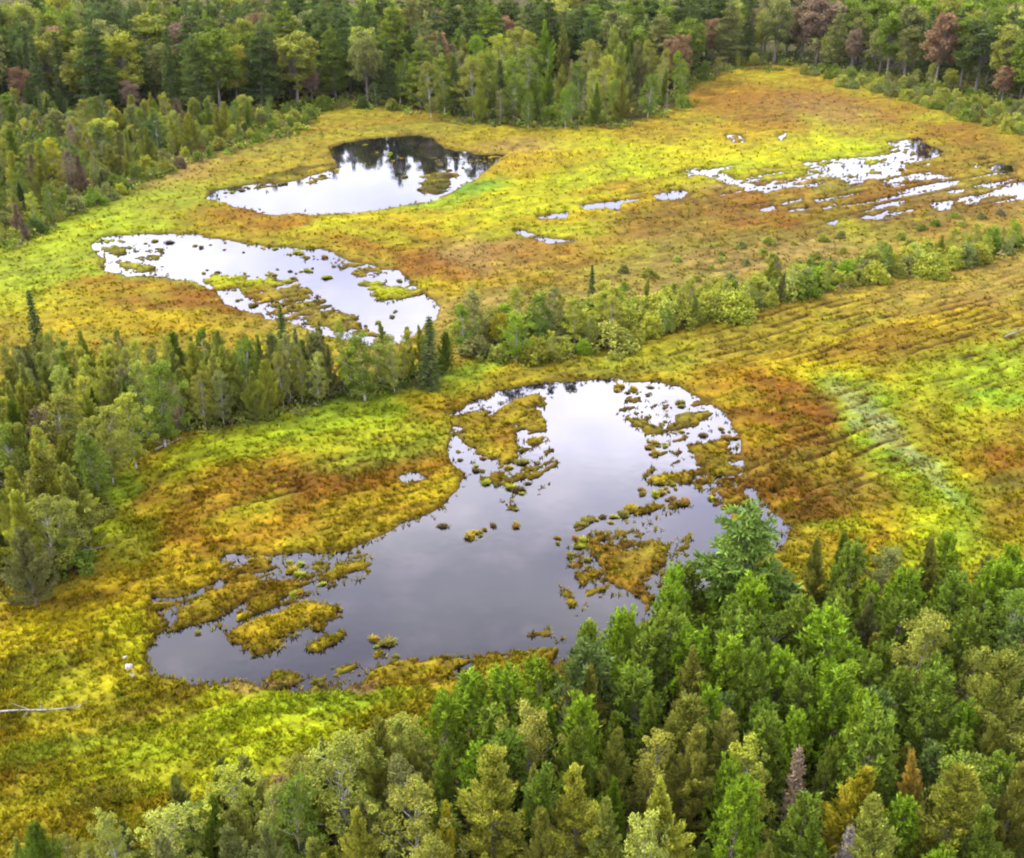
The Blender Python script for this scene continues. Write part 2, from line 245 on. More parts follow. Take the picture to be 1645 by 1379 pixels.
def ground_at(px, py, x, y):
    """returns height, colour, water field, wood mask"""
    s = water_field(px, py, x, y)
    land = np.clip((-s + 1) / 9, 0, 1); land = land * land * (3 - 2 * land)
    fw, u, v = furrows(x, y); fw = fw * furrow_zone(px, py)
    hum = fbm(x / 1.1, y / 1.1, 51, 3) * 0.34 + fbm(u / 3.0, v / 0.8, 53, 2) * 0.22
    z = np.where(s > -1, -0.05 - np.clip((s + 1) * 0.05, 0, 0.5), 0.07 + 0.20 * land) + np.where(s < -1, hum * np.clip(-s / 10, 0.1, 1) - fw * 0.26, 0)
    z = np.where(s < -1, np.maximum(z, 0.02), z)
    col = veg_colour(px, py, x, y)
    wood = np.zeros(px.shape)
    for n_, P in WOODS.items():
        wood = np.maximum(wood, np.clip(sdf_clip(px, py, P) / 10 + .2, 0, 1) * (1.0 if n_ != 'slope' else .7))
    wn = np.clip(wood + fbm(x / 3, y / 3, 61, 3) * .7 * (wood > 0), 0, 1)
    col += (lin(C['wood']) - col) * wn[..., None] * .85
    # streaks of other plants: along the furrows, dark wet lines, straw lines, moss specks
    n1 = fbm(u / 6.0, v / 1.0, 71, 3); n2 = fbm(x / 1.3, y / 1.3, 73, 3); n3 = fbm(u / 2.4, v / .5, 75, 2)
    st = np.clip(n1 * 3.2, 0, 1)[..., None] * .34
    col += (lin(C['rust']) * .9 - col) * st * (1 - wn[..., None])
    st = np.clip(-n1 * 3.0 - .25, 0, 1)[..., None] * .5
    col += (lin(C['yellow']) - col) * st * (1 - wn[..., None])
    n6 = fbm(u / 40, v / 9, 87, 4); n7 = fbm(x / 14, y / 20, 88, 4)
    col += (lin(C['olive']) * 1.0 - col) * (np.clip(n6 * 4 - .3, 0, 1) * .28 * (1 - wn))[..., None]
    col += (lin(C['orange']) * 1.0 - col) * (np.clip(-n6 * 4 - .4, 0, 1) * .35 * (1 - wn))[..., None]
    col += (lin(C['lime']) - col) * (np.clip(n7 * 4 - .3, 0, 1) * .42 * (1 - wn))[..., None]
    n4 = fbm(x / 5, y / 6, 81, 4); n5 = fbm(x / 2.2, y / 2.6, 85, 3)
    col += (lin(C['limeg']) * .9 - col) * (np.clip(n4 * 3 - .25, 0, 1) * .3 * (1 - wn))[..., None]
    col += (lin(C['brown']) * .75 - col) * (np.clip(-n5 * 4 - .35, 0, 1) * .36 * (1 - wn))[..., None]
    br = lin(C['brown']) * .7
    col += (br - col) * np.clip(fw * 1.4, 0, .9)[..., None]
    col *= (1 + 1.1 * n2 + .8 * n3)[..., None].clip(.35, 1.9)
    shore = np.exp(-((s + 2.5) / 3.0) ** 2) * .6  # dark rim at the waterline: bank shade painted into the ground colour
    col += (lin(C['brown']) * .6 - col) * shore[..., None] * (s < 0)[..., None]
    bed = lin((70, 58, 48)); col = np.where((s > -1)[..., None], bed, col)
    return z, np.clip(col, .002, 1), s, wood
GAIN = 1 / 6.6      # lit marsh colour -> albedo under this sky

# ------------------------------------------------------------------ mesh helpers
def mesh_np(name, verts, faces, mat, cols=None, smooth=False):
    """faces: (n,k) int array; cols: per-vertex linear rgb"""
    me = bpy.data.meshes.new(name); verts = np.asarray(verts, np.float32); faces = np.asarray(faces, np.int32)
    n, k = faces.shape
    me.vertices.add(len(verts)); me.vertices.foreach_set('co', verts.ravel())
    me.loops.add(n * k); me.loops.foreach_set('vertex_index', faces.ravel())
    me.polygons.add(n); me.polygons.foreach_set('loop_start', np.arange(0, n * k, k, dtype=np.int32))
    if smooth: me.polygons.foreach_set('use_smooth', np.ones(n, bool))
    if cols is not None:
        ca = me.color_attributes.new('tint', 'FLOAT_COLOR', 'POINT')
        c4 = np.ones((len(verts), 4), np.float32); c4[:, :3] = cols; ca.data.foreach_set('color', c4.ravel())
    me.materials.append(mat); me.update(calc_edges=True); me.validate()
    return me
def link(name, data, parent=None, loc=None, rot=0.0, scale=1.0):
    o = bpy.data.objects.new(name, data); sc.collection.objects.link(o)
    if parent: o.parent = parent
    if loc is not None: o.location = loc
    o.rotation_euler = (0, 0, rot); o.scale = (scale,) * 3 if not isinstance(scale, tuple) else scale
    return o
def tag(o, label=None, cat=None, group=None, kind=None):
    for k, v in (('label', label), ('category', cat), ('group', group), ('kind', kind)):
        if v: o[k] = v
    return o

# ------------------------------------------------------------------ materials
def mat_leaf(name, transl=.36, gloss=.006, rough=.45):
    m = bpy.data.materials.new(name); m.use_nodes = True; t = m.node_tree; t.nodes.clear()
    o = nn(t, 'ShaderNodeOutputMaterial'); at = nn(t, 'ShaderNodeAttribute', attribute_name='tint'); oi = nn(t, 'ShaderNodeObjectInfo')
    mul = nn(t, 'ShaderNodeMix', data_type='RGBA', blend_type='MULTIPLY'); mul.inputs[0].default_value = 1
    t.links.new(at.outputs['Color'], mul.inputs[6]); t.links.new(oi.outputs['Color'], mul.inputs[7])
    df = nn(t, 'ShaderNodeBsdfDiffuse'); tr = nn(t, 'ShaderNodeBsdfTranslucent'); gl = nn(t, 'ShaderNodeBsdfGlossy')
    gl.inputs['Roughness'].default_value = rough; gl.inputs['Color'].default_value = (.5, .52, .5, 1)
    m1 = nn(t, 'ShaderNodeMixShader'); m1.inputs[0].default_value = transl; m2 = nn(t, 'ShaderNodeMixShader'); m2.inputs[0].default_value = gloss
    for b in (df, tr): t.links.new(mul.outputs[2], b.inputs[0])
    t.links.new(df.outputs[0], m1.inputs[1]); t.links.new(tr.outputs[0], m1.inputs[2])
    t.links.new(m1.outputs[0], m2.inputs[1]); t.links.new(gl.outputs[0], m2.inputs[2]); t.links.new(m2.outputs[0], o.inputs[0])
    return m
def mat_bark(name, c1, c2, scale=6):
    m = bpy.data.materials.new(name); m.use_nodes = True; t = m.node_tree; b = t.nodes['Principled BSDF']
    n = nn(t, 'ShaderNodeTexNoise'); n.inputs['Scale'].default_value = scale; n.inputs['Detail'].default_value = 4
    tcn = nn(t, 'ShaderNodeTexCoord'); t.links.new(tcn.outputs['Object'], n.inputs['Vector'])
    r = nn(t, 'ShaderNodeValToRGB'); r.color_ramp.elements[0].position = .38; r.color_ramp.elements[1].position = .62
    r.color_ramp.elements[0].color = (*c1, 1); r.color_ramp.elements[1].color = (*c2, 1)
    t.links.new(n.outputs['Fac'], r.inputs[0]); t.links.new(r.outputs[0], b.inputs['Base Color']); b.inputs['Roughness'].default_value = .85
    return m
LEAF = mat_leaf('leaves'); NEEDLE = mat_leaf('needles', .28, .006)
BARK = mat_bark('brown_bark', (.035, .028, .022), (.085, .07, .055)); BIRCHBARK = mat_bark('birch_bark', (.07, .065, .06), (.22, .21, .19), 9)
DEADWOOD = mat_bark('dead_wood', (.035, .032, .028), (.085, .078, .07), 5); STONE = mat_bark('pale_stone', (.05, .048, .045), (.11, .105, .098), 3)

m = bpy.data.materials.new('marsh_ground'); m.use_nodes = True; t = m.node_tree; b = t.nodes['Principled BSDF']
at = nn(t, 'ShaderNodeAttribute', attribute_name='tint'); tcn = nn(t, 'ShaderNodeTexCoord')
n1 = nn(t, 'ShaderNodeTexNoise'); n1.inputs['Scale'].default_value = 3.2; n1.inputs['Detail'].default_value = 5; n1.inputs['Roughness'].default_value = .7
t.links.new(tcn.outputs['Object'], n1.inputs['Vector'])
mr = nn(t, 'ShaderNodeMapRange'); mr.inputs['From Min'].default_value = .3; mr.inputs['From Max'].default_value = .7
mr.inputs['To Min'].default_value = .55; mr.inputs['To Max'].default_value = 1.45; t.links.new(n1.outputs['Fac'], mr.inputs['Value'])
mul = nn(t, 'ShaderNodeVectorMath', operation='SCALE'); t.links.new(at.outputs['Color'], mul.inputs[0]); t.links.new(mr.outputs[0], mul.inputs['Scale'])
t.links.new(mul.outputs[0], b.inputs['Base Color']); b.inputs['Roughness'].default_value = .9; b.inputs['Specular IOR Level'].default_value = .02
bp = nn(t, 'ShaderNodeBump'); bp.inputs['Strength'].default_value = .8; bp.inputs['Distance'].default_value = .15
t.links.new(n1.outputs['Fac'], bp.inputs['Height']); t.links.new(bp.outputs[0], b.inputs['Normal'])
GROUND = m
m = bpy.data.materials.new('pond_water'); m.use_nodes = True; t = m.node_tree; b = t.nodes['Principled BSDF']
b.inputs['Base Color'].default_value = (.010, .009, .010, 1); b.inputs['Roughness'].default_value = .03; b.inputs['IOR'].default_value = 1.333
tcn = nn(t, 'ShaderNodeTexCoord'); n1 = nn(t, 'ShaderNodeTexNoise'); n1.inputs['Scale'].default_value = .9; n1.inputs['Detail'].default_value = 3
t.links.new(tcn.outputs['Object'], n1.inputs['Vector'])
bp = nn(t, 'ShaderNodeBump'); bp.inputs['Strength'].default_value = .025; bp.inputs['Distance'].default_value = .2
t.links.new(n1.outputs['Fac'], bp.inputs['Height']); t.links.new(bp.outputs[0], b.inputs['Normal'])
n2 = nn(t, 'ShaderNodeTexNoise'); n2.inputs['Scale'].default_value = .16; n2.inputs['Detail'].default_value = 5; n2.inputs['Roughness'].default_value = .6   # peat-brown scum
t.links.new(tcn.outputs['Object'], n2.inputs['Vector'])
r = nn(t, 'ShaderNodeValToRGB'); r.color_ramp.elements[0].position = .5; r.color_ramp.elements[0].color = (.0012, .0011, .0016, 1)
r.color_ramp.elements[1].position = .72; r.color_ramp.elements[1].color = (.010, .0075, .009, 1)
t.links.new(n2.outputs['Fac'], r.inputs[0]); t.links.new(r.outputs[0], b.inputs['Base Color'])
WATER = m

# ------------------------------------------------------------------ the ground sheet and the water
cols_ = np.concatenate([np.linspace(-3000, -420, 10), np.linspace(-380, -40, 60), np.arange(-30, 1676, 2.2), np.linspace(1690, 2030, 60), np.linspace(2070, 4600, 10)])
rows_ = np.concatenate([np.linspace(2300, 1480, 40), np.arange(1470, 120, -1.9), np.arange(120, -60, -3.0), np.linspace(-65, -165, 14)])
PX, PY = np.meshgrid(cols_, rows_); X, Y = unproj(PX, PY)
Z, COL, S, WOOD = ground_at(PX, PY, X, Y)
nr, nc = PX.shape
idx = np.arange(nr * nc).reshape(nr, nc)
fc = np.stack([idx[:-1, :-1], idx[:-1, 1:], idx[1:, 1:], idx[1:, :-1]], -1).reshape(-1, 4)
g = link('ground', mesh_np('ground', np.stack([X, Y, Z], -1).reshape(-1, 3), fc, GROUND, (COL * GAIN).reshape(-1, 3), True))
tag(g, kind='structure')
def water_sheet(name, polys):
    vs, fs = [], []
    P = np.array(polys, float); c = P.mean(0); P = c + (P - c) * 1.0
    d = P - c; L = np.hypot(d[:, 0], d[:, 1])[:, None]; P = P + d / L * 16
    x, y = unproj(P[:, 0], P[:, 1]); me = bpy.data.meshes.new(name)
    me.from_pydata([(a, b_, 0.0) for a, b_ in zip(x, y)], [], [list(range(len(x)))]); me.materials.append(WATER); me.update()
    if me.polygons[0].normal.z < 0: me.flip_normals()
    return tag(link(name, me), kind='structure')
def rect(P, e=4):
    P = np.array(P); a = P.min(0) - e; b_ = P.max(0) + e
    return [(a[0], a[1]), (b_[0], a[1]), (b_[0], b_[1]), (a[0], b_[1])]
for nme, P in (('pond_water', NEAR_POND), ('pond_water', WHITE_POND), ('pond_water', FAR_POND)): water_sheet(nme, rect(P))
water_sheet('marsh_water', [(838, 216), (1720, 216), (1720, 400), (838, 400)])

# ------------------------------------------------------------------ leaf and limb builders
def unit(v): return v / (np.linalg.norm(v, axis=-1, keepdims=True) + 1e-9)
def leaves(cen, axis, nrm, L, W, tint):
    """diamond leaf sprays"""
    axis = unit(axis); side = unit(np.cross(nrm, axis)); n = len(cen)
    L = np.broadcast_to(L, n)[:, None]; W = np.broadcast_to(W, n)[:, None]
    v = np.stack([cen - axis * L, cen + side * W, cen + axis * L, cen - side * W], 1).reshape(-1, 3)
    return v, np.arange(4 * n).reshape(n, 4), np.repeat(tint, 4, 0)
def tube(pts, rad, seg=6):
    pts = np.array(pts, float); n = len(pts); V = []; Fc = []
    for i in range(n):
        d = unit(pts[min(i + 1, n - 1)] - pts[max(i - 1, 0)]); a = unit(np.cross(d, (0.31, .17, .93) if abs(d[2]) < .9 else (1, .1, 0))); b_ = np.cross(d, a)
        for k in range(seg):
            q = 2 * math.pi * k / seg; V.append(pts[i] + (a * math.cos(q) + b_ * math.sin(q)) * rad[i])
    for i in range(n - 1):
        for k in range(seg): Fc.append((i * seg + k, i * seg + (k + 1) % seg, (i + 1) * seg + (k + 1) % seg, (i + 1) * seg + k))
    return np.array(V), np.array(Fc)
def join(parts):
    V, Fc, o = [], [], 0
    for v, f in parts: V.append(v); Fc.append(f + o); o += len(v)
    return np.concatenate(V), np.concatenate(Fc)
def rnd_dir(rg, n, up=0.0):
    d = rg.normal(size=(n, 3)); d = unit(d); d[:, 2] += up
    return unit(d)
class Tree:
    def __init__(s, seed): s.rg = np.random.default_rng(seed); s.c = []; s.w = []
    def trunk(s, h, r, bend=.03):
        rg = s.rg; off = rg.normal(size=2) * bend * h; n = 7
        p = [(off[0] * (k / n) ** 2, off[1] * (k / n) ** 2, h * k / n - (.3 if k == 0 else 0)) for k in range(n + 1)]
        s.pts = np.array(p); s.h = h; s.w.append(tube(p, [r * (1.25 if k == 0 else 1) * (1 - .88 * k / n) for k in range(n + 1)], 7))
    def at(s, z):
        return np.array([np.interp(z, s.pts[:, 2], s.pts[:, 0]), np.interp(z, s.pts[:, 2], s.pts[:, 1]), z])
    def limb(s, a, b_, r, sag=0.0):
        a = np.array(a); b_ = np.array(b_); mid = (a + b_) / 2 + np.array((0, 0, sag))
        s.w.append(tube([a, mid, b_], [r, r * .65, r * .2], 4))
    def spray(s, cen, axis, L, W, tint, up=.5):
        n = len(cen); nr_ = rnd_dir(s.rg, n, up)
        s.c.append(leaves(cen, axis + s.rg.normal(size=(n, 3)) * .35, nr_, L * s.rg.uniform(.7, 1.3, n), W * s.rg.uniform(.7, 1.3, n), tint))
    def tint(s, n, base=1.0, j=.22):
        t_ = np.ones((n, 3)) * base * (1 + s.rg.uniform(-j, j, (n, 1)))
        t_[:, 0] *= 1 + s.rg.uniform(-.14, .14, n); t_[:, 2] *= 1 + s.rg.uniform(-.3, .3, n)
        return t_
    def clump(s, c, r, n, L, W, flat=.75, base=None):
        rg = s.rg; d = rnd_dir(rg, n); q = c + d * (r * rg.uniform(.35, 1, (n, 1)) ** .6) * np.array((1, 1, flat))
        s.spray(q, rnd_dir(rg, n, -.1) + d * .6, L, W, s.tint(n, base if base else rg.uniform(.72, 1.28)), .9)
    def meshes(s, kind, leafmat, barkmat):
        wv, wf = join(s.w); tm = mesh_np(kind + '_trunk', wv, wf, barkmat, None, True)
        if not s.c: return tm, None
        V, Fc, T, o = [], [], [], 0
        for v, f, t_ in s.c: V.append(v); Fc.append(f + o); T.append(t_); o += len(v)
        return tm, mesh_np(kind + '_crown', np.concatenate(V), np.concatenate(Fc), leafmat, np.concatenate(T))
# every prototype is about 10 m tall
def larch(seed, h=10, Rr=2.3):
    s = Tree(seed); rg = s.rg; s.trunk(h * .97, .12)
    ph = rg.uniform(0, 6.28, 6); NB = 105
    for k in range(NB):
        q = (k + rg.random()) / NB; z = h * (.07 + .90 * q ** .92); t_ = z / h
        a = k * 2.399 + rg.normal() * .35
        ln = Rr * 1.1 * (1 - t_) ** .80 * rg.uniform(.5, 1.25) * min(1, .6 + t_ * 2.4) * (1 + .22 * math.sin(2 * a + ph[0] + 5 * t_) + .2 * math.sin(11 * t_ + ph[2])) + .16
        up = rg.uniform(.25, .75) + t_ * .9
        d = np.array((math.cos(a), math.sin(a), up)); d /= np.linalg.norm(d); p = s.at(z)
        if ln > .6: s.limb(p, p + d * ln * .9, .03, -.08 * ln)
        n = int(40 + 150 * ln); u = rg.uniform(.15, 1, n) ** .75; bri = rg.uniform(.62, 1.3)
        droop = -.16 * ln * np.sin(u * math.pi)
        cen = p + d * (u * ln)[:, None] + rg.normal(size=(n, 3)) * (.05 + .15 * (u * (1.25 - u)) * ln ** .6)[:, None] * np.array((1, 1, .8)); cen[:, 2] += droop
        s.spray(cen, d + np.array((0, 0, .4)), .115, .038, s.tint(n, bri), .4)
    n = 70; u = rg.uniform(0, 1, n); s.spray(s.at(h * .9) + np.stack([rg.normal(size=n) * .10 * (1.1 - u), rg.normal(size=n) * .10 * (1.1 - u), u * h * .11], 1), np.tile((0, 0, 1.), (n, 1)), .13, .04, s.tint(n, 1.1), .2)
    return s.meshes('larch', NEEDLE, BARK)
def birch(seed, h=10, Rr=2.3):
    s = Tree(seed); rg = s.rg; s.trunk(h * .93, .11, .05)
    for k in range(125):
        t_ = .16 + .82 * (k + rg.random()) / 125; z = h * t_
        a = rg.uniform(0, 2 * math.pi); rad = Rr * (1 + .3 * math.sin(2 * a + seed + 4 * t_) + .2 * math.sin(3 * a - 8 * t_ + seed * 2)) * (math.sin(math.pi * min(1, max(0.03, (t_ - .12) / .9)) ** .85)) ** .75 * rg.uniform(.2, 1.08)
        c = s.at(z) + np.array((math.cos(a) * rad, math.sin(a) * rad, rg.normal() * .15))
        if k % 3 == 0: s.limb(s.at(max(.15 * h, z - rad * .9 - .3)), c, .035)
        s.clump(c, rg.uniform(.3, .66), 78, .085, .058)
    return s.meshes('birch', LEAF, BIRCHBARK)
def young_pine(seed, h=10, Rr=2.1):
    s = Tree(seed); rg = s.rg; s.trunk(h * .95, .14)
    nw = 12
    for wv in range(nw):
        t_ = .12 + .83 * wv / nw; z = h * t_; ln0 = Rr * (1 - t_) ** .8 + .35; a0 = rg.uniform(0, 6.28)
        for k in range(6):
            a = a0 + k * 1.047 + rg.normal() * .2; ln = ln0 * rg.uniform(.7, 1.2); rise = rg.uniform(.35, .75) * ln + .25
            p = s.at(z); e = p + np.array((math.cos(a) * ln, math.sin(a) * ln, rise)); s.limb(p, e, .04, -rise * .3)
            br = rg.uniform(.8, 1.2)
            for q in np.linspace(.35, 1, 5):
                c = p + (e - p) * q + np.array((0, 0, -rise * .3 * 4 * q * (1 - q)))
                n = 13; ax = rnd_dir(rg, n, .9) + (e - p) / ln * .5
                s.spray(c + unit(ax) * .2 + rg.normal(size=(n, 3)) * .09, ax, .26, .06, s.tint(n, br * rg.uniform(.85, 1.15)), .5)
            n = 9; ax = rnd_dir(rg, n, 2.2); s.spray(e + unit(ax) * .28, ax, .3, .06, s.tint(n, br * 1.15), .3)   # the upright candle
    n = 50; u = rg.uniform(0, 1, n); s.spray(s.at(h * .9) + np.stack([rg.normal(size=n) * .1, rg.normal(size=n) * .1, u * h * .1], 1), rnd_dir(rg, n, 1.2), .24, .06, s.tint(n, 1.1), .4)
    return s.meshes('young_pine', NEEDLE, BARK)
def pine(seed, h=10, Rr=2.5):
    s = Tree(seed); rg = s.rg; s.trunk(h * .96, .17)
    nw = 13
    for wv in range(nw):
        t_ = .14 + .80 * wv / nw; z = h * t_; prof = (1 - t_) ** .78 * min(1, .6 + t_ * 1.6) * 1.1; a0 = rg.uniform(0, 6.28); nb = 6 if t_ < .8 else 4
        for k in range(nb):
            a = a0 + k * 6.283 / nb + rg.normal() * .25; ln = (Rr * prof + .25) * rg.uniform(.6, 1.2); p = s.at(z + rg.normal() * .1)
            e = p + np.array((math.cos(a) * ln, math.sin(a) * ln, ln * rg.uniform(.0, .28))); s.limb(p, e, .05, -.06 * ln); br = rg.uniform(.75, 1.25)
            nt_ = max(3, int(ln * 5)); sd_ = np.array((-math.sin(a), math.cos(a), 0))
            for q in np.linspace(.3, 1.0, nt_):
                c = p + (e - p) * q + sd_ * rg.normal() * .30 * ln * (1.15 - q) + np.array((0, 0, rg.normal() * .06))
                n = 20; ax = rnd_dir(rg, n, .55)
                s.spray(c + ax * .16 * rg.uniform(.4, 1.5, (n, 1)) * np.array((1.5, 1.5, .7)), ax + (e - p) / ln * .4, .2, .055, s.tint(n, br * rg.uniform(.85, 1.2)), .8)
    n = 60; u = rg.uniform(0, 1, n); s.spray(s.at(h * .9) + np.stack([rg.normal(size=n) * .14, rg.normal(size=n) * .14, u * h * .1], 1), rnd_dir(rg, n, 1.2), .22, .06, s.tint(n, 1.1), .4)
    return s.meshes('pine', NEEDLE, BARK)
def spruce(seed, h=10, Rr=1.35):
    s = Tree(seed); rg = s.rg; s.trunk(h * .98, .12, .01)
    nw = 26
    for wv in range(nw):
        t_ = .05 + .92 * wv / nw; z = h * t_; ln0 = Rr * (1 - t_) ** .95 + .1; a0 = rg.uniform(0, 6.28)
        for k in range(7):
            a = a0 + k * .898 + rg.normal() * .2; ln = ln0 * rg.uniform(.7, 1.15); p = s.at(z)
            e = p + np.array((math.cos(a) * ln, math.sin(a) * ln, -ln * rg.uniform(.1, .35)))
            if k % 2 == 0 and ln > .5: s.limb(p, e, .025, .05 * ln)
            n = int(8 + 20 * ln); u = rg.uniform(.1, 1, n); sd_ = np.array((-math.sin(a), math.cos(a), 0))
            cen = p + (e - p) * u[:, None] + sd_ * (rg.normal(size=n) * .16 * (1.1 - u * .5) * ln ** .5)[:, None] + rg.normal(size=(n, 3)) * .05
            s.spray(cen, (e - p) / ln + sd_ * (rg.choice((-1, 1), n) * .5)[:, None], .16, .06, s.tint(n, rg.uniform(.75, 1.25)), .9)
    return s.meshes('spruce', NEEDLE, BARK)
def maple(seed, h=10, Rr=2.5):
    s = Tree(seed); rg = s.rg; s.trunk(h * .8, .2, .04)
    lobes = [(rnd_dir(rg, 1)[0], rg.uniform(.75, 1.1)) for _ in range(9)]
    for k in range(120):
        d = rnd_dir(rg, 1, .25)[0]; m_ = max((d @ l) * f for l, f in lobes); rr = (.62 + .42 * max(0, m_)) * rg.uniform(.55, 1.04)
        c = np.array((0, 0, h * .60)) + d * rr * np.array((Rr, Rr, h * .37))
        if k % 4 == 0: s.limb(s.at(h * rg.uniform(.25, .55)), c, .06, .2)
        s.clump(c, rg.uniform(.45, .8), 52, .15, .10)
    return s.meshes('maple', LEAF, BARK)
def shrub(seed, h=3, Rr=1.7):
    s = Tree(seed); rg = s.rg; s.pts = np.array([(0, 0, 0), (0, 0, h)])
    for k in range(46):
        a = rg.uniform(0, 6.28); q = rg.uniform(0, 1) ** .55; rr = Rr * q * rg.uniform(.75, 1.05); top = h * (1 - q ** 2.2 * .8) * rg.uniform(.55, 1.05)
        c = np.array((math.cos(a) * rr, math.sin(a) * rr, max(.25, top - .3)))
        if k % 3 == 0: s.limb((rg.normal() * .15, rg.normal() * .15, -.1), c, .03)
        for j in range(2): s.clump(c - np.array((0, 0, j * rg.uniform(.3, .8))) * min(1, c[2]), rg.uniform(.3, .5), 34, .12, .07, .9)
    wv, wf = join(s.w); V, Fc, T, o = [], [], [], 0
    for v, f, t_ in s.c: V.append(v); Fc.append(f + o); T.append(t_); o += len(v)
    return mesh_np('shrub_stem', wv, wf, BARK, None, True), mesh_np('shrub_foliage', np.concatenate(V), np.concatenate(Fc), LEAF, np.concatenate(T))
def snag(seed, h=10):
    s = Tree(seed); rg = s.rg; s.trunk(h, .13, .02)
    for k in range(34):
        z = h * rg.uniform(.2, .97); a = rg.uniform(0, 6.28); ln = (1 - z / h) * 1.5 * rg.uniform(.4, 1.1) + .25; p = s.at(z)
        e = p + np.array((math.cos(a) * ln, math.sin(a) * ln, ln * rg.uniform(-.25, .3))); s.limb(p, e, .035, .05)
        f = p + (e - p) * .6; s.limb(f, f + np.array((rg.normal() * .3, rg.normal() * .3, rg.normal() * .15)) * ln, .018)
    return s.meshes('dead', LEAF, DEADWOOD)
def bare_twigs(seed):      # a dying larch: grey twigs with a thin top of needles
    s = Tree(seed); rg = s.rg; s.trunk(9.7, .12, .02)
    for k in range(120):
        t_ = .1 + .88 * (k + rg.random()) / 120; ln = 1.7 * (1 - t_) ** .8 * rg.uniform(.6, 1.1) + .15; a = rg.uniform(0, 6.28); p = s.at(10 * t_ * .97)
        d = np.array((math.cos(a), math.sin(a), .35)); s.limb(p, p + d * ln, .03, -.04)
        n = int(5 + 9 * ln + 22 * max(0, t_ - .55)); u = rg.uniform(.2, 1, n)
        s.spray(p + d * (u * ln)[:, None] + rg.normal(size=(n, 3)) * .13, rnd_dir(rg, n, .5), .17, .055, s.tint(n), .5)
    return s.meshes('dying_larch', NEEDLE, DEADWOOD)
PROTO = {'larch_tree': [larch(1), larch(2, 10, 2.6), larch(3, 10, 1.9), larch(4, 10, 3.0)], 'birch_tree': [birch(11), birch(12, 10, 2.8), birch(13, 10, 2.0), birch(14, 10, 2.5)],
         'young_pine': [young_pine(21, 10, 2.4), young_pine(22, 10, 2.9), young_pine(23, 10, 2.0)], 'pine_tree': [pine(31), pine(32, 10, 2.9), pine(33, 10, 2.2)],
         'spruce_tree': [spruce(41), spruce(42, 10, 1.6)], 'maple_tree': [maple(51), maple(52, 10, 3.0), maple(53, 10, 2.2)],
         'shrub': [shrub(61), shrub(62, 3, 2.1), shrub(63, 3.4, 1.5)], 'dead_tree': [snag(71), snag(72)], 'dying_larch': [bare_twigs(81), bare_twigs(82)]}
PW = {'larch_tree': 2.4, 'birch_tree': 2.5, 'young_pine': 2.3, 'pine_tree': 2.6, 'spruce_tree': 1.4, 'maple_tree': 2.7, 'shrub': 6, 'dead_tree': .5, 'dying_larch': 1.5}
TINT = {'olive': (.090, .096, .012), 'yellow-green': (.122, .132, .012), 'bright green': (.070, .112, .005), 'mid green': (.056, .080, .007), 'dark green': (.032, .047, .009),
        'rich green': (.044, .072, .010), 'blue-green': (.043, .064, .013), 'grey-green': (.074, .082, .020), 'golden yellow': (.130, .122, .006), 'orange': (.155, .105, .014), 'rusty brown': (.100, .062, .028),
        'pinkish': (.098, .070, .042), 'dull brown': (.078, .060, .030), 'pale green': (.112, .126, .018), 'grey': (.10, .09, .07)}
NOUN = {'larch_tree': 'larch', 'birch_tree': 'birch', 'young_pine': 'young pine', 'pine_tree': 'pine', 'spruce_tree': 'spruce', 'maple_tree': 'maple', 'shrub': 'shrub', 'dead_tree': 'bare snag', 'dying_larch': 'dying larch'}

# ------------------------------------------------------------------ where the trees stand
rng = np.random.default_rng(7)
GRID = {}
TREES = []     # dicts: kind, x, y, h, colour, wood
def put(kind, x, y, h, col, wood, wid=1.0, var=None, own=None):
    GRID.setdefault((int(x // 8), int(y // 8)), []).append((float(x), float(y)))
    TREES.append(dict(kind=kind, x=float(x), y=float(y), h=h, col=col, wood=wood, wid=wid, var=int(rng.integers(0, 99)) if var is None else var, own=own))
def tip(kind, px, py, h, col, wood, wid=1.0, own=None, var=None):      # given by the photo position of its top
    x, y = unproj(px, py, h); put(kind, x, y, h, col, wood, wid, var, own)
def inside(px, py, poly):
    ins = False; d = 1e9; n = len(poly)
    for i in range(n):
        ax, ay = poly[i]; bx, by = poly[(i + 1) % n]; ex, ey = bx - ax, by - ay
        t = max(0, min(1, ((px - ax) * ex + (py - ay) * ey) / (ex * ex + ey * ey + 1e-9)))
        d = min(d, (px - ax - ex * t) ** 2 + (py - ay - ey * t) ** 2)
        if (ay > py) != (by > py) and px < ex * (py - ay) / ey + ax: ins = not ins
    return math.sqrt(d) * (1 if ins else -1)
def far_enough(x, y, d):
    gx_, gy_ = int(x // 8), int(y // 8)
    for i in (-1, 0, 1):
        for j in (-1, 0, 1):
            for qx, qy in GRID.get((gx_ + i, gy_ + j), ()):
                if (qx - x) ** 2 + (qy - y) ** 2 < d * d: return False
    return True
def scatter(wood, poly, sp, pick, tries, inset=0.0, sp_far=0.0):
    P = np.array(poly, float); a = P.min(0); b_ = P.max(0)
    wx, wy = unproj(P[:, 0], P[:, 1]); y0, y1 = wy.min(), wy.max(); a0, a1 = max(-420, a[0]), min(2060, b_[0])
    for _ in range(tries):
        y = rng.uniform(y0, y1); px = rng.uniform(a0, a1); py = CY - F * ((y * SP - H * CP) / (y * CP + H * SP)); x = (px - CX) / F * (y * CP + H * SP)
        s_ = inside(px, py, poly)
        if s_ < inset or not far_enough(x, y, sp + sp_far * y): continue
        kind, h, col, wid = pick(px, py, s_); put(kind, x, y, h, col, wood, wid)
ch = lambda opts, ps: opts[int(rng.choice(len(opts), p=np.array(ps) / sum(ps)))]
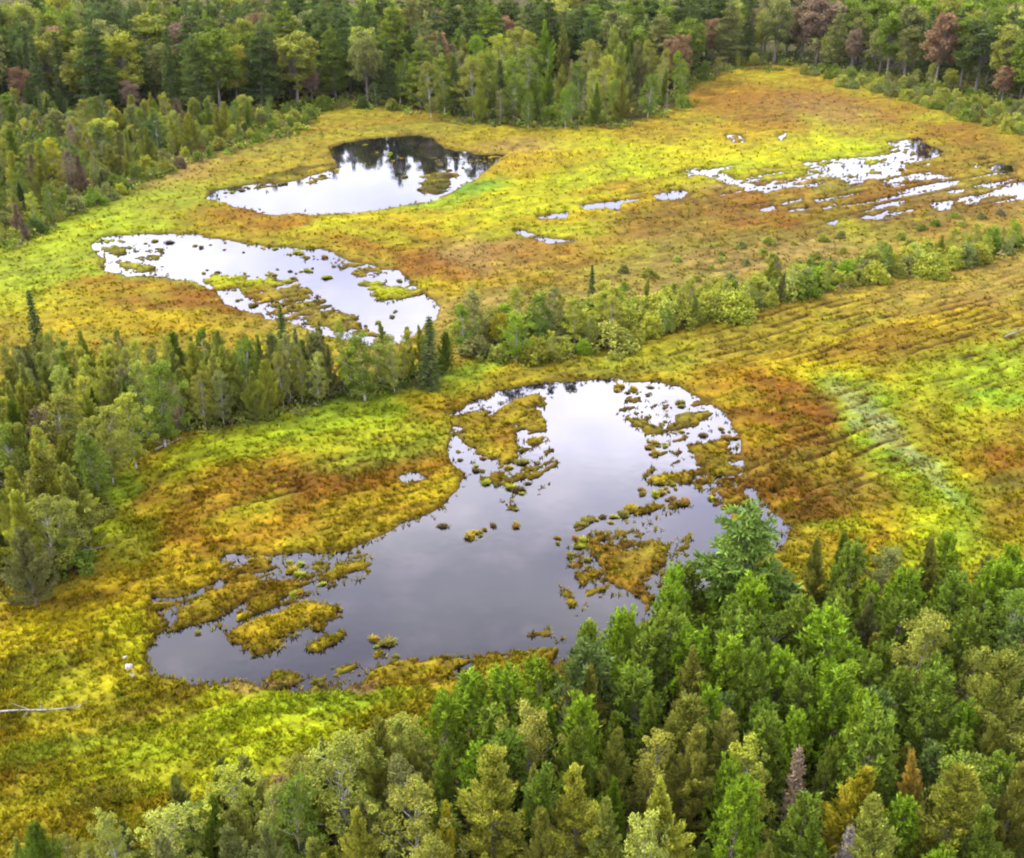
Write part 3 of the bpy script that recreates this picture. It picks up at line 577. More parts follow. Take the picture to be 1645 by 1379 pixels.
# landmarks, by the photo position of the tree top
L_ = 'landmark'
for a in [('pine_tree',1212,800,12.5,'rich green','near',1.2,'tall broad dark-green pine standing at the right shore of the near pond',1),
 ('larch_tree',1480,1205,8.5,'orange','near',.7,'orange-topped larch low in the near wood at right',2), ('larch_tree',1380,1235,8,'golden yellow','near',1.25,'broad golden larch left of the orange-topped one',1),
 ('dying_larch',1288,1198,8,'pinkish','near',.8,'thin pale pinkish dying larch among green near pines',0), ('dying_larch',1368,1318,7,'grey','near',.9,'grey bare larch beneath the golden larch',1),
 ('larch_tree',720,1300,8,'golden yellow','near',.7,'narrow golden larch at the bottom edge of the near wood',2), ('birch_tree',545,1185,9,'olive','near',1.2,None,None),
 ('larch_tree',790,1205,10,'yellow-green','near',1.2,'big soft yellow-green larch at the centre of the near wood',1), ('larch_tree',930,1235,9.5,'yellow-green','near',1.15,None,1), ('larch_tree',985,1175,8.5,'olive','near',.9,None,0),
 ('larch_tree',1075,1245,9.5,'yellow-green','near',1.1,None,0), ('larch_tree',1540,1235,9.5,'yellow-green','near',1.3,'broad yellow-green larch below the orange-topped one',3), ('larch_tree',1620,1050,10.5,'olive','near',1.35,'large broad olive larch at the right edge of the near wood',3),
 ('larch_tree',1110,1120,9.5,'olive','near',1.25,'broad soft olive larch in the middle of near wood',3), ('young_pine',820,1078,8.5,'bright green','near',1.1,'bright green young pine foremost on the near pond shore',0), ('dying_larch',828,1125,6,'rusty brown','near',.5,'small rust-red dying larch against a bright green young pine',0),
 ('young_pine',930,1005,8.5,'mid green','near',.7,None,2), ('young_pine',1000,985,9,'bright green','near',.9,None,0), ('young_pine',1100,1005,9,'bright green','near',1.0,None,1), ('young_pine',1085,920,8.5,'bright green','near',.8,None,0), ('larch_tree',1435,1290,8.5,'pale green','near',1.2,'pale conical larch at the bottom edge below the golden one',0),
 ('maple_tree',445,1245,5,'rusty brown','near',.7,'small rust-brown maple at the left end of near wood',0), ('young_pine',1300,965,9,'mid green','near',1.0,None,1), ('young_pine',1215,1000,9,'mid green','near',1.2,None,1), ('young_pine',1185,970,8.5,'mid green','near',1.0,None,0),
 ('larch_tree',1320,870,8.5,'olive','near',.9,None,0), ('birch_tree',1415,880,8.5,'grey-green','near',1.0,None,0), ('larch_tree',1495,868,8.5,'olive','near',.8,None,0), ('young_pine',1585,900,9,'bright green','near',.9,None,0), ('young_pine',1640,905,9,'bright green','near',1.0,None,1),
 ('larch_tree',390,1225,6,'pale green','near',1.1,None,3), ('larch_tree',285,1245,5.5,'pale green','near',1.0,None,0), ('birch_tree',260,1300,5.5,'pale green','near',1.5,None,1), ('larch_tree',510,1195,7,'grey-green','near',.8,None,2),('birch_tree',640,1150,6.5,'olive','near',1.3,None,0),
 # left strip
 ('spruce_tree',42,462,10,'dark green','strip',1.0,'tallest dark spruce at the left end of the wooded strip',0), ('spruce_tree',475,515,8.5,'grey-green','strip',1.0,'slender grey-green spruce before the white pond',0),('spruce_tree',447,488,8,'dark green','strip',.9,'dark spruce just left of the grey-green spruce by the white pond',1), ('birch_tree',245,585,9,'mid green','strip',1.1,'birch with a bare pale trunk at the front of strip',0),
 ('spruce_tree',685,508,8.5,'dark green','strip',1.25,'dark spruce at the right tip of the wooded strip',1),('birch_tree',580,540,7.5,'mid green','strip',1.2,'dark full birch second from the strip\'s right tip',0),
 ('larch_tree',68,705,9,'yellow-green','strip',1.1,'pointed yellow-green larch just above the large one at the left edge',0), ('larch_tree',22,790,8.5,'yellow-green','strip',.9,'large yellow-green larch at the left edge beside the gold marsh',1), ('larch_tree',15,755,9,'yellow-green','strip',1.1,None,0),('birch_tree',160,655,8,'olive','strip',1.1,None,0), ('birch_tree',85,640,8,'olive','strip',1.2,None,1),
 ('larch_tree',110,745,8,'olive','strip',1.2,None,0),('birch_tree',62,800,7.5,'olive','strip',1.1,None,1),('birch_tree',140,690,8,'mid green','strip',1.1,None,2),('larch_tree',30,850,7,'grey-green','strip',1.1,None,3),('birch_tree',100,810,5.5,'olive','strip',1.2,None,3),('birch_tree',200,640,7.5,'yellow-green','strip',1.1,None,0),('larch_tree',40,680,8.5,'olive','strip',1.1,None,1),('birch_tree',5,680,8.5,'mid green','strip',1.1,None,1),('shrub',95,868,3,'mid green','strip',1.2,None,1),('shrub',150,790,2.6,'olive','strip',1.2,None,0),('birch_tree',45,730,8,'olive','strip',1.1,None,2),
 # middle hedge
 ('spruce_tree',953,425,5.5,'dark green','marsh',1.1,'lone small spruce on the marsh behind the hedge',0), ('birch_tree',830,505,6,'bright green','hedge',1.3,None,0), ('shrub',1180,458,4.5,'yellow-green','hedge',1.3,None,0),('shrub',1095,480,3.8,'yellow-green','hedge',1.1,None,0), ('shrub',1500,398,4.2,'yellow-green','hedge',1.2,None,0), ('birch_tree',925,480,6,'yellow-green','hedge',1.2,None,0), ('birch_tree',760,470,7,'grey-green','hedge',1.1,None,0), ('maple_tree',803,502,5,'golden yellow','hedge',.8,'golden maple inside the hedge by the gap',0),
 ('birch_tree',870,475,6,'mid green','hedge',1.3,None,0),
 # far wood
 ('maple_tree',370,70,15,'yellow-green','far',.8,'pale yellow-green maple leaning out of the left far wood',0), ('maple_tree',497,103,9,'pinkish','far',.9,'pink-leaved maple left of the dark pond',0), ('maple_tree',190,92,11,'orange','far',.8,'orange-topped maple in the far wood at left',2), ('maple_tree',205,128,8,'pinkish','far',1.0,'dusky pink maple below the orange-topped one',1), ('maple_tree',100,95,11,'rusty brown','far',.8,None,0),('maple_tree',25,105,11,'rusty brown','far',.9,None,1),
 ('maple_tree',230,160,6,'yellow-green','slope',.8,'small yellow maple at the far wood\'s left foot',2), ('maple_tree',183,172,6,'golden yellow','slope',1.0,'golden bush-like maple at the far wood\'s left foot',2),
 ('maple_tree',1230,12,15,'yellow-green','far',.75,'tall yellow-green maple behind the orange marsh',2), ('maple_tree',1148,28,13,'rusty brown','far',.9,'rust-red maple left of the tall yellow-green maple',0), ('maple_tree',1290,14,14,'dull brown','far',.9,'dull purple-brown maple right of the tall yellow-green maple',1), ('maple_tree',1375,45,12,'pinkish','far',.8,'pinkish maple in the right far wood',0),
 ('maple_tree',1620,105,9,'rusty brown','far',1.2,'red-brown maple at the far wood\'s right edge',0), ('maple_tree',1097,70,11,'pinkish','far',.6,'pinkish maple at the back of the far peninsula',0), ('maple_tree',725,68,12,'dull brown','far',.8,'brownish maple behind the dark pond',0), ('maple_tree',705,12,14,'pinkish','far',.7,'pinkish maple top above the dark pond',0), ('maple_tree',685,55,12,'pinkish','far',.7,None,0),
 ('pine_tree',935,5,20,'dark green','far',1.1,'darkest tall pine in the middle of the far wood',0), ('pine_tree',1030,25,17,'blue-green','far',1.15,'flat-topped blue-green pine in the far wood',1), ('pine_tree',100,10,19,'blue-green','far',1.0,None,0), ('pine_tree',260,30,18,'dark green','far',1.1,None,1), ('pine_tree',420,30,18,'mid green','far',1.0,None,0),
 ('birch_tree',712,92,13,'mid green','far',1.0,None,0),('spruce_tree',735,84,14,'dark green','far',1.2,None,0),('birch_tree',758,92,13.5,'olive','far',1.1,None,1),('birch_tree',782,88,14,'mid green','far',1.0,None,2),('spruce_tree',803,92,13.5,'dark green','far',1.2,None,1),('birch_tree',825,95,13,'mid green','far',1.0,None,3),('birch_tree',690,100,12.5,'olive','far',1.0,None,1),
 ('dead_tree',878,80,11,'grey','far',1.0,'tallest bare grey snag on the far peninsula',0), ('dead_tree',862,92,9.5,'grey','far',1.0,'bare grey snag left of the tallest one',1), ('dead_tree',893,118,8,'grey','far',1.0,'short bare snag right of the tallest one',1),
 ('dying_larch',937,80,10,'dull brown','far',1.1,'brown dying larch beside the grey snags',0), ('dying_larch',962,85,9.5,'dull brown','far',.9,'brown dying larch at the far peninsula\'s centre',1), ('dying_larch',918,95,9,'dull brown','far',.9,None,1), ('larch_tree',1010,75,11,'bright green','far',.9,'bright green larch on the far peninsula',0)]:
    kind, px, py, h, col, wood, wid, own, var = a
    if wood == 'near' and kind != 'pine_tree': h *= .9; wid *= .95
    tip(kind, px, py, h, col, wood, wid, own, var)
def pick_near(px, py, s_):
    ty = py - 120
    if px < 700: k = ch(['larch_tree', 'birch_tree', 'shrub', 'young_pine'], [5, 4, .8, .6]); c = ch(['olive', 'pale green', 'grey-green', 'mid green', 'yellow-green'], [4, 3, 2.5, 2.5, 2])
    elif ty < 1200:
        k = ch(['young_pine', 'larch_tree', 'birch_tree', 'dying_larch'], [7, 2, 1.3, .05])
        c = ch(['mid green', 'bright green', 'blue-green'], [5, 3.5, .8]) if k == 'young_pine' else ch(['olive', 'mid green', 'grey-green', 'bright green'], [4, 4, 1.5, 1.5])
    else:
        k = ch(['larch_tree', 'young_pine', 'birch_tree'], [4.5, 4.5, 1.5]); c = ch(['mid green', 'bright green'], [4, 3]) if k == 'young_pine' else ch(['olive', 'yellow-green', 'mid green', 'grey-green', 'bright green', 'pale green'], [4, 1.3, 3.6, 1.2, 1.5, 1.2])
    if k == 'dying_larch': c = ch(['grey', 'dull brown'], [1, 1])
    h = rng.uniform(5.2, 8.8) * (1 if px > 700 else .66 + .3 * max(0, (px - 200) / 500))
    if k == 'shrub': h = rng.uniform(2, 3.5)
    if s_ < 25: h *= .88
    return k, h, c, rng.uniform(.72, 1.08)
scatter('near', [(40,1430),(220,1385),(390,1335),(520,1288),(630,1255),(720,1240),(720,1500),(40,1500)], 1.5, pick_near, 3000)
scatter('near', WOODS['near'], 1.95, pick_near, 14000)
def pick_strip(px, py, s_):
    k = ch(['birch_tree', 'larch_tree', 'young_pine', 'shrub', 'spruce_tree'], [4, 4, .3, .9, .05]); c = ch(['olive', 'mid green', 'yellow-green', 'grey-green', 'pale green', 'dull brown'], [3, 2.2, 4.5, 1.4, 4, .15])
    h = rng.uniform(5.6, 7.8) * (1 if s_ > 14 else .85)
    if k == 'shrub': h = rng.uniform(2, 3.2)
    if k == 'spruce_tree': c = 'dark green'
    return k, h, c, rng.uniform(.62, .9) * (1.25 if k != 'birch_tree' else 1)
scatter('strip', WOODS['strip'], 1.62, pick_strip, 9000)
def pick_hedge(px, py, s_):
    k = ch(['birch_tree', 'shrub', 'larch_tree'], [3, 6.5, .8]); c = ch(['yellow-green', 'mid green', 'olive', 'pale green', 'grey-green', 'bright green'], [5.5, 1.2, 1.6, 4, .8, 1.6])
    h = rng.uniform(3.4, 5.6) * (1.1 if px < 1000 else .8)
    if k == 'shrub': h = rng.uniform(2.0, 3.8)
    return k, h, c, rng.uniform(.95, 1.35)
scatter('hedge', WOODS['hedge'], 1.7, pick_hedge, 9000)
def pick_slope(px, py, s_):
    k = ch(['birch_tree', 'larch_tree', 'shrub', 'spruce_tree', 'maple_tree'], [2.4, 3.0, 2.6, .3, .5]); c = ch(['olive', 'mid green', 'yellow-green', 'grey-green', 'dark green', 'dull brown', 'pale green', 'pinkish', 'golden yellow'], [4, 4, 2, 2, 1.4, .6, 1, .3, .3])
    q = np.clip((400 - py - .35 * px + 40) / 200, 0, 1); h = rng.uniform(4.2, 7.0) * (.85 + .6 * q)
    if s_ < 14: k = ch(['shrub', k], [2, 1]); h *= .75
    if k == 'shrub': h = rng.uniform(1.8, 3.4)
    if k == 'spruce_tree': c = 'dark green'
    return k, h, c, rng.uniform(.9, 1.25)
scatter('slope', WOODS['slope'], 3.0, pick_slope, 9000)
PENIN = [(690,186),(760,202),(850,213),(1000,207),(1106,177),(1100,150),(1000,140),(850,140),(720,150)]
def pick_far(px, py, s_):
    if inside(px, py, PENIN) > 0:
        k = ch(['birch_tree', 'larch_tree', 'shrub', 'spruce_tree', 'dead_tree', 'dying_larch'], [3.6, 3.0, 1.4, .4, .4, .3]); h = rng.uniform(7.5, 11) + max(0, s_ - 6) * .11
        c = ch(['mid green', 'olive', 'pale green', 'yellow-green', 'grey-green', 'bright green'], [4, 2.5, 2, 2, 1.5, 1.2])
        if k == 'shrub': h = rng.uniform(2, 3.5)
        if k in ('dead_tree', 'dying_larch'): c = 'grey'; h = rng.uniform(6, 9)
        return k, h, c, rng.uniform(.85, 1.2)
    if s_ < 9:
        k = ch(['shrub', 'birch_tree', 'maple_tree'], [5, 2, .8]); h = rng.uniform(2, 3.8) if k == 'shrub' else rng.uniform(4, 7)
        return k, h, ch(['mid green', 'olive', 'pale green', 'grey-green', 'dark green'], [4, 3, 2, 2, 2]), rng.uniform(.9, 1.3)
    k = ch(['maple_tree', 'pine_tree', 'spruce_tree', 'birch_tree'], [3, 5, 1.0, .8] if px < 1300 else [6, 1.8, .5, 1.3]); h = rng.uniform(14, 21) if k != 'birch_tree' else rng.uniform(10, 14)
    if k == 'pine_tree': c = ch(['dark green', 'blue-green', 'mid green', 'grey-green'], [4, 3, 2.5, 1.5]); h *= 1.08
    elif k == 'spruce_tree': c = 'dark green'
    else: c = ch(['mid green', 'olive', 'dark green', 'bright green', 'yellow-green', 'pale green', 'rusty brown', 'pinkish', 'orange', 'dull brown', 'grey-green'], [4.5, 3.4, 1.8, .6 if px < 1300 else 2.4, .7, 1.6, .6, .45, .0, .8, 2.8])
    return k, min(h, 15.5 + s_ * .3), c, rng.uniform(.85, 1.2)
scatter('far', [(a, max(b_, -50)) for a, b_ in WOODS['far']], 2.4, pick_far, 34000, 0, .0085)
RB = [(1290,118),(1360,140),(1450,158),(1540,190),(1700,240),(1700,200),(1560,165),(1450,142),(1350,126)]
scatter('right', RB, 3.2, lambda px, py, s_: ('shrub' if rng.random() < .75 else 'birch_tree', rng.uniform(2, 3.6), ch(['mid green', 'olive', 'grey-green', 'pale green', 'yellow-green'], [4, 3, 2, 2, 1.5]), rng.uniform(1, 1.4)), 4000, -3)
MB_ = [(1000,440),(1180,400),(1400,380),(1645,330),(1645,375),(1500,405),(1250,450),(1000,495)]
scatter('fen', MB_, 3.0, lambda px, py, s_: ('shrub', rng.uniform(.8, 1.6), ch(['olive', 'grey-green', 'mid green', 'dull brown', 'pale green'], [4, 2, 2, 1.4, 2]), rng.uniform(1.1, 1.6)), 260)

# ---- coarse z-buffer of tree outlines: leave out trees that nothing in the photograph shows
BW, BH = 823, 690
buf = np.full((BH, BW), -1, np.int32); order = sorted(range(len(TREES)), key=lambda i: -TREES[i]['y'])
for i in order:
    q = TREES[i]; bx, by = proj(q['x'], q['y'], 0); tx, ty = proj(q['x'], q['y'], q['h'])
    depth = q['y'] * CP + (H - q['h'] / 2) * SP; wpx = F / depth * (q['h'] / 10 * PW[q['kind']] * q['wid'] if q['kind'] != 'shrub' else q['h'] / 3 * 1.7 * q['wid']) * .5
    top, bot = ty * .5, by * .5; hw = wpx * .8
    y0, y1 = int(max(0, top)), int(min(BH - 1, bot))
    for yy in range(y0, y1 + 1):
        f = (yy - top) / max(1, bot - top); f = min(1, .15 + 1.3 * f) if q['kind'] in ('larch_tree', 'spruce_tree', 'young_pine', 'pine_tree', 'dying_larch') else min(1, .5 + f)
        a = int(max(0, tx * .5 - hw * f)); b_ = int(min(BW - 1, tx * .5 + hw * f))
        if b_ > a: buf[yy, a:b_ + 1] = i
cnt = np.bincount(buf[buf >= 0], minlength=len(TREES))
KEEP = []
for i, q in enumerate(TREES):
    q['vis'] = int(cnt[i]); q['px'], q['py'] = proj(q['x'], q['y'], q['h'])
    onframe = -10 < q['px'] < 1655 and -60 < q['py'] < 1400
    if q['own'] or q['vis'] > 7 or (not onframe and ((-140 < q['px'] < 1785 and i % 2 == 0) or (q['wood'] == 'far' and i % 3 > 0)) and q['y'] < 330 and q['py'] < 1400): KEEP.append(q)

# ---- labels: kind, colour, size, part of its wood, and the count along it
ORD = 'leftmost second third fourth fifth sixth seventh eighth ninth tenth eleventh twelfth thirteenth fourteenth fifteenth sixteenth seventeenth eighteenth nineteenth twentieth'.split()
def place_phrase(q):
    px, py = proj(q['x'], q['y']); w_ = q['wood']
    if q['px'] < -5 or q['px'] > 1650 or q['py'] > 1379: return None
    if w_ == 'near':
        if px < 700: return 'on the near wood\'s left tongue' if q['py'] < 1270 else 'at the bottom left of the near wood'
        if q['py'] < 1010: return 'along the near wood\'s top edge'
        if q['py'] < 1130: return 'in the near wood\'s upper half'
        if q['py'] < 1250: return 'in the near wood\'s lower half'
        return 'at the near wood\'s bottom edge'
    if w_ == 'strip':
        if px < 220: return 'in the wooded strip\'s left block' if py > 720 else 'behind the wooded strip\'s left block'
        if py > 655: return 'along the wooded strip\'s front'
        return 'in the wooded strip below the white pond'
    if w_ == 'hedge': return 'in the hedge behind the near pond' if px < 1080 else ('in the middle hedge\'s central run' if px < 1360 else 'at the middle hedge\'s right end')
    if w_ == 'slope': return 'low on the scrubby left bank' if py > 300 else ('on the scrubby left bank' if py > 240 else 'high on the scrubby left bank')
    if w_ == 'right': return 'in the scrub edging the orange marsh'
    if w_ == 'fen': return 'scattered on the tan fen behind the hedge'
    if inside(px, py, PENIN) > 0: return 'at the front of the far peninsula' if q['py'] > 130 else 'at the back of the far peninsula'
    if px < 300: return 'in the far wood\'s left end' if q['py'] > 45 else 'at the photo top, left end'
    if px < 600: return 'in the far wood left of the dark pond' if q['py'] > 40 else 'at the photo top, left of centre'
    if px < 1100: return 'in the far wood behind the dark pond' if q['py'] > 40 else 'at the photo top, centre'
    if px < 1350: return 'in the far wood behind the orange marsh'
    return 'in the far wood\'s right end' if q['py'] > 40 else 'at the photo top, right end'
def size_word(q):
    h = q['h']
    if q['kind'] == 'shrub': return 'low' if h < 2.3 else ('tall' if h > 3.2 else 'rounded')
    if q['kind'] in ('maple_tree', 'pine_tree') and q['wood'] == 'far': return 'tall' if h > 16 else ('short' if h < 12 else 'medium')
    return 'tall' if h > 8 else ('short' if h < 6 else 'medium')
cls = {}
for q in KEEP:
    if q['own']: q['label'] = q['own']; continue
    p = place_phrase(q); shape = 'slim ' if q['wid'] < .95 else ('broad ' if q['wid'] > 1.12 else '')
    q['base'] = f"{size_word(q)} {shape}{q['col']} {NOUN[q['kind']]}"; q['place'] = p
    if p is None: q['label'] = f"{q['base']} just outside the picture by the {dict(near='near wood', strip='wooded strip', hedge='middle hedge', slope='left bank', far='far wood', right='orange marsh', fen='tan fen')[q['wood']]}"; continue
    cls.setdefault((q['base'], p), []).append(q)
for (bs, p), L in cls.items():
    L.sort(key=lambda q: q['px'])
    for i, q in enumerate(L):
        n = len(L)
        if n == 1: q['label'] = f'the only {bs} {p}'
        elif i == n - 1: q['label'] = f'rightmost {bs} {p}'
        elif i == 0: q['label'] = f'leftmost {bs} {p}'
        else: q['label'] = f'{bs}, {ORD[min(i, 19)]} from left, {p}'
GROUP = dict(near='trees of the near wood', strip='trees of the wooded strip', hedge='trees and bushes of the middle hedge', slope='young trees on the left bank', far='trees of the far wood', right='bushes edging the orange marsh', fen='bushes on the fen', marsh='lone trees on the marsh')
CAT = {'larch_tree': 'larch', 'birch_tree': 'birch', 'young_pine': 'pine', 'pine_tree': 'pine', 'spruce_tree': 'spruce', 'maple_tree': 'maple', 'shrub': 'shrub', 'dead_tree': 'dead tree', 'dying_larch': 'larch'}
NJ = np.random.default_rng(99)
for q in KEEP:
    tm, cm = PROTO[q['kind']][q['var'] % len(PROTO[q['kind']])]
    s0 = q['h'] / (3.1 if q['kind'] == 'shrub' else 10); sw = s0 * q['wid']
    e = link(q['kind'], None, None, (q['x'], q['y'], .12), NJ.uniform(0, 6.28), (sw, sw, s0)); e.rotation_euler.x, e.rotation_euler.y = NJ.normal(0, .035), NJ.normal(0, .035); e.empty_display_size = .3
    tag(e, q['label'], CAT[q['kind']], GROUP[q['wood']])
    link('stem' if q['kind'] == 'shrub' else 'trunk', tm, e)
    if cm:
        c = link('foliage' if q['kind'] == 'shrub' else 'crown', cm, e); v = np.array(TINT[q['col']]) * NJ.uniform(.92, 1.24) * (1 + NJ.uniform(-.05, .05, 3))
        c.color = (*[float(k) for k in v], 1)

# ------------------------------------------------------------------ sedge tufts over the whole marsh (nobody could count them)
GR = mat_leaf('sedge', .3, 0)
def blades(x, y, z, col, hgt, nb, spread, rg):
    n = len(x); a = rg.uniform(0, 6.283, (n, nb)); ln = rg.uniform(.5, 1.1, (n, nb)) * hgt[:, None]; lean = rg.uniform(.25, 1.0, (n, nb))
    bx = x[:, None] + np.cos(a) * spread * rg.uniform(.1, 1, (n, nb)); by = y[:, None] + np.sin(a) * spread * rg.uniform(.1, 1, (n, nb))
    tx = bx + np.cos(a) * lean * ln; ty = by + np.sin(a) * lean * ln; tz = z[:, None] + ln * .8
    wd = .05 + .10 * hgt[:, None]; sx = -np.sin(a) * wd; sy = np.cos(a) * wd; zz = np.broadcast_to(z[:, None] - .03, bx.shape)
    V = np.stack([np.stack([bx - sx, by - sy, zz], -1), np.stack([bx + sx, by + sy, zz], -1), np.stack([tx, ty, tz], -1)], 2).reshape(-1, 3)
    cc = np.repeat(np.repeat(col[:, None], nb, 1) * rg.uniform(.7, 1.35, (n, nb, 1)), 3, axis=1).reshape(-1, 3)
    return V, np.arange(len(V)).reshape(-1, 3), cc
rg = np.random.default_rng(5)
N = 105000
gx = rg.uniform(-60, 1705, N); gy = 120 + (1400 - 120) * rg.random(N) ** .85
x, y = unproj(gx, gy); z, col, s, wood = ground_at(gx, gy, x, y)
dens = fbm(x / 2.5, y / 2.5, 91, 2)
wet = (s >= -2) & (s < 9) & (rg.random(N) < .75 * np.exp(-(s + 2) / 3.2)); z = np.where(s > -2, -.02, z); col = np.where(wet[:, None], lin(C['olive']) * .9 + (lin(C['gold']) - lin(C['olive'])) * rg.random((N, 1)), col)
ok = ((s < -2) | wet) & (wood < .8) & (dens + rg.uniform(-.35, .35, N) > -.12) | (wet & (wood < .8)); x, y, z, col, gy = x[ok], y[ok], z[ok], col[ok], gy[ok]
okd = col.sum(1) > .035; x, y, z, col, gy = x[okd], y[okd], z[okd], col[okd], gy[okd]
hg = rg.uniform(.16, .42, len(x)) * np.clip(y / 130, 1, 1.5) * (1 + .8 * fbm(x / 6, y / 6, 93, 2)); col = col * GAIN * rg.uniform(.8, 1.4, (len(x), 1)) * (1.15 * np.clip(y / 105, 1, 1.65))[:, None]  # far tufts get brighter colour to make up for weak light on upright blades
alt = np.array([lin(C[k]) for k in ('gold', 'yellow', 'limeg', 'rust', 'olive', 'orange', 'lime')])[rg.integers(0, 7, len(x))] * GAIN; mixk = (rg.random((len(x), 1)) < .4) * rg.uniform(.2, .7, (len(x), 1)); col = col + (alt - col) * mixk
V, Fc, cc = blades(x, y, z, col, hg, 7, .14, rg)
o = link('sedge_grass', mesh_np('sedge_grass', V, Fc, GR, cc)); o.color = (1, 1, 1, 1); tag(o, 'gold, lime and rust sedge grass covering the marsh around the ponds', 'grass', kind='stuff')

# ------------------------------------------------------------------ low bushy undergrowth beneath the woods
rg = np.random.default_rng(8); N = 68000
gx = rg.uniform(-200, 1850, N); gy = -20 + (1460 + 20) * rg.random(N) ** .9; x, y = unproj(gx, gy)
wd = np.full(N, -40.)
for n_, P in WOODS.items(): wd = np.maximum(wd, sdf_clip(gx, gy, P))
wd = wd + fbm(x / 3, y / 3, 95, 3) * 22
ok = wd > -3; x, y = x[ok], y[ok]; n = len(x); nl = 12
top = rg.uniform(.2, 1.0, n) * np.clip(y / 140, 1, 2.2) * (1 + 1.2 * fbm(x / 4, y / 4, 97, 2)); d = unit(rg.normal(size=(n, nl, 3))); far = np.clip(y / 90, 1, 2.6)
cen = np.stack([x, y, .1 + top * .6], -1)[:, None] + d * (np.stack([.45 * far, .45 * far, .3 * top + .1], -1))[:, None]
tc_ = np.array([TINT[k] for k in ('mid green', 'olive', 'grey-green', 'dark green', 'dull brown', 'bright green')])[rg.choice(6, n, p=[.3, .25, .12, .18, .08, .07])] * rg.uniform(.7, 1.2, (n, 1))
V, Fc, T = leaves(cen.reshape(-1, 3), (rg.normal(size=(n, nl, 3)) + d * .5).reshape(-1, 3), rnd_dir(rg, n * nl, .8), np.repeat(.17 * far, nl), np.repeat(.10 * far, nl), np.repeat(tc_, nl, 0) * rg.uniform(.75, 1.25, (n * nl, 1)))
o = link('undergrowth', mesh_np('undergrowth', V, Fc, LEAF, T)); o.color = (1, 1, 1, 1); tag(o, 'low leafy undergrowth covering the ground beneath and between the trees', 'undergrowth', kind='stuff')

# ------------------------------------------------------------------ single tussocks standing in the ponds
def tussock_mesh(seed):
    r_ = np.random.default_rng(seed); n = 60
    a = r_.uniform(0, 6.28, n); q = r_.uniform(0, 1, n) ** .6 * .5 * (1 + .35 * np.sin(2 * a + seed)); V, Fc, cc = blades(np.cos(a) * q, np.sin(a) * q * .8, .12 * (1 - q / .45), np.tile((1., 1., 1.), (n, 1)), r_.uniform(.22, .6, n), 7, .12, r_)
    k = 9; mv = [(0, 0, .12)] + [(.24 * math.cos(6.283 * i / k), .2 * math.sin(6.283 * i / k), .08) for i in range(k)] + [(.42 * math.cos(6.283 * i / k) * r_.uniform(.8, 1.15), .36 * math.sin(6.283 * i / k), -.12) for i in range(k)]
    mf = [(0, 1 + i, 1 + (i + 1) % k) for i in range(k)]
    for i in range(k): a_, b_ = 1 + i, 1 + (i + 1) % k; mf += [(a_, a_ + k, b_ + k), (a_, b_ + k, b_)]
    return mesh_np('sedge_tussock', np.concatenate([V, mv]), np.concatenate([Fc, np.array(mf) + len(V)]), GR, np.concatenate([cc, np.tile((.5, .42, .4), (len(mv), 1))]))
TM = [tussock_mesh(i) for i in range(5)]
TCOL = {'olive': (.085, .078, .016), 'dark brown': (.05, .038, .016), 'gold': (.13, .10, .012), 'rusty': (.10, .058, .012), 'yellow-green': (.12, .13, .012)}
CHAINS = [('in the curved string across the near pond', [(895,885),(905,860),(925,850),(950,840),(985,832),(1008,828),(1025,815),(1050,810),(1095,808),(1130,800)], 26, 7),
 ('in the near pond\'s upper right corner', [(985,625),(1040,625),(1090,640),(1120,650),(1060,700),(1040,735),(1100,690)], 22, 12),
 ('off the near pond\'s right shore', [(1045,760),(1062,775),(1050,790),(1080,790),(1060,765)], 16, 9), ('by the near pond\'s top left island', [(740,740),(770,760),(800,765),(830,755),(860,745),(875,745),(840,770),(830,800),(832,825)], 26, 12),
 ('in the middle of the near pond', [(705,848),(740,845),(755,860),(720,845),(830,840),(828,855)], 9, 14), ('beside the near pond\'s right island', [(925,895),(945,910),(915,880),(1005,855),(1085,890),(1105,880),(1090,930)], 20, 10),
 ('along the near pond\'s lower shore', [(600,1030),(640,1068),(690,1072),(740,1060),(790,1052),(830,1062),(900,1052)], 20, 9), ('among the islets at the near pond\'s left end', [(380,905),(430,900),(470,910),(500,930),(540,940),(520,905),(480,960),(410,965)], 24, 10),
 ('near the near pond\'s left tip', [(262,1000),(300,1018),(318,1022),(345,1000),(270,970)], 10, 7), ('by the near pond\'s right bank', [(1120,700),(1165,690),(1185,740),(1150,770),(1200,785),(1140,800)], 20, 10),
 ('along the white pond\'s upper shore', [(200,392),(260,385),(400,402),(450,405),(500,412),(560,430),(620,440),(650,460)], 22, 7), ('in the middle of the white pond', [(320,440),(360,440),(420,440),(470,440),(520,435),(420,470),(460,490),(540,440)], 26, 9),
 ('along the white pond\'s lower shore', [(380,480),(430,500),(480,490),(560,520),(600,520),(630,500),(680,500)], 18, 8), ('along the far pond\'s upper left bank', [(348,312),(400,301),(470,295),(520,283),(545,272)], 26, 3), ('in the far dark pond', [(560,245),(600,240),(640,255),(680,300),(700,312),(690,290),(730,275),(760,262)], 18, 9), ('on the white puddles at right', [(1290,290),(1380,270),(1420,262),(1480,250),(1510,275),(1290,305),(1600,300),(1220,320)], 20, 10)]
tg = np.random.default_rng(17); tcls = {}
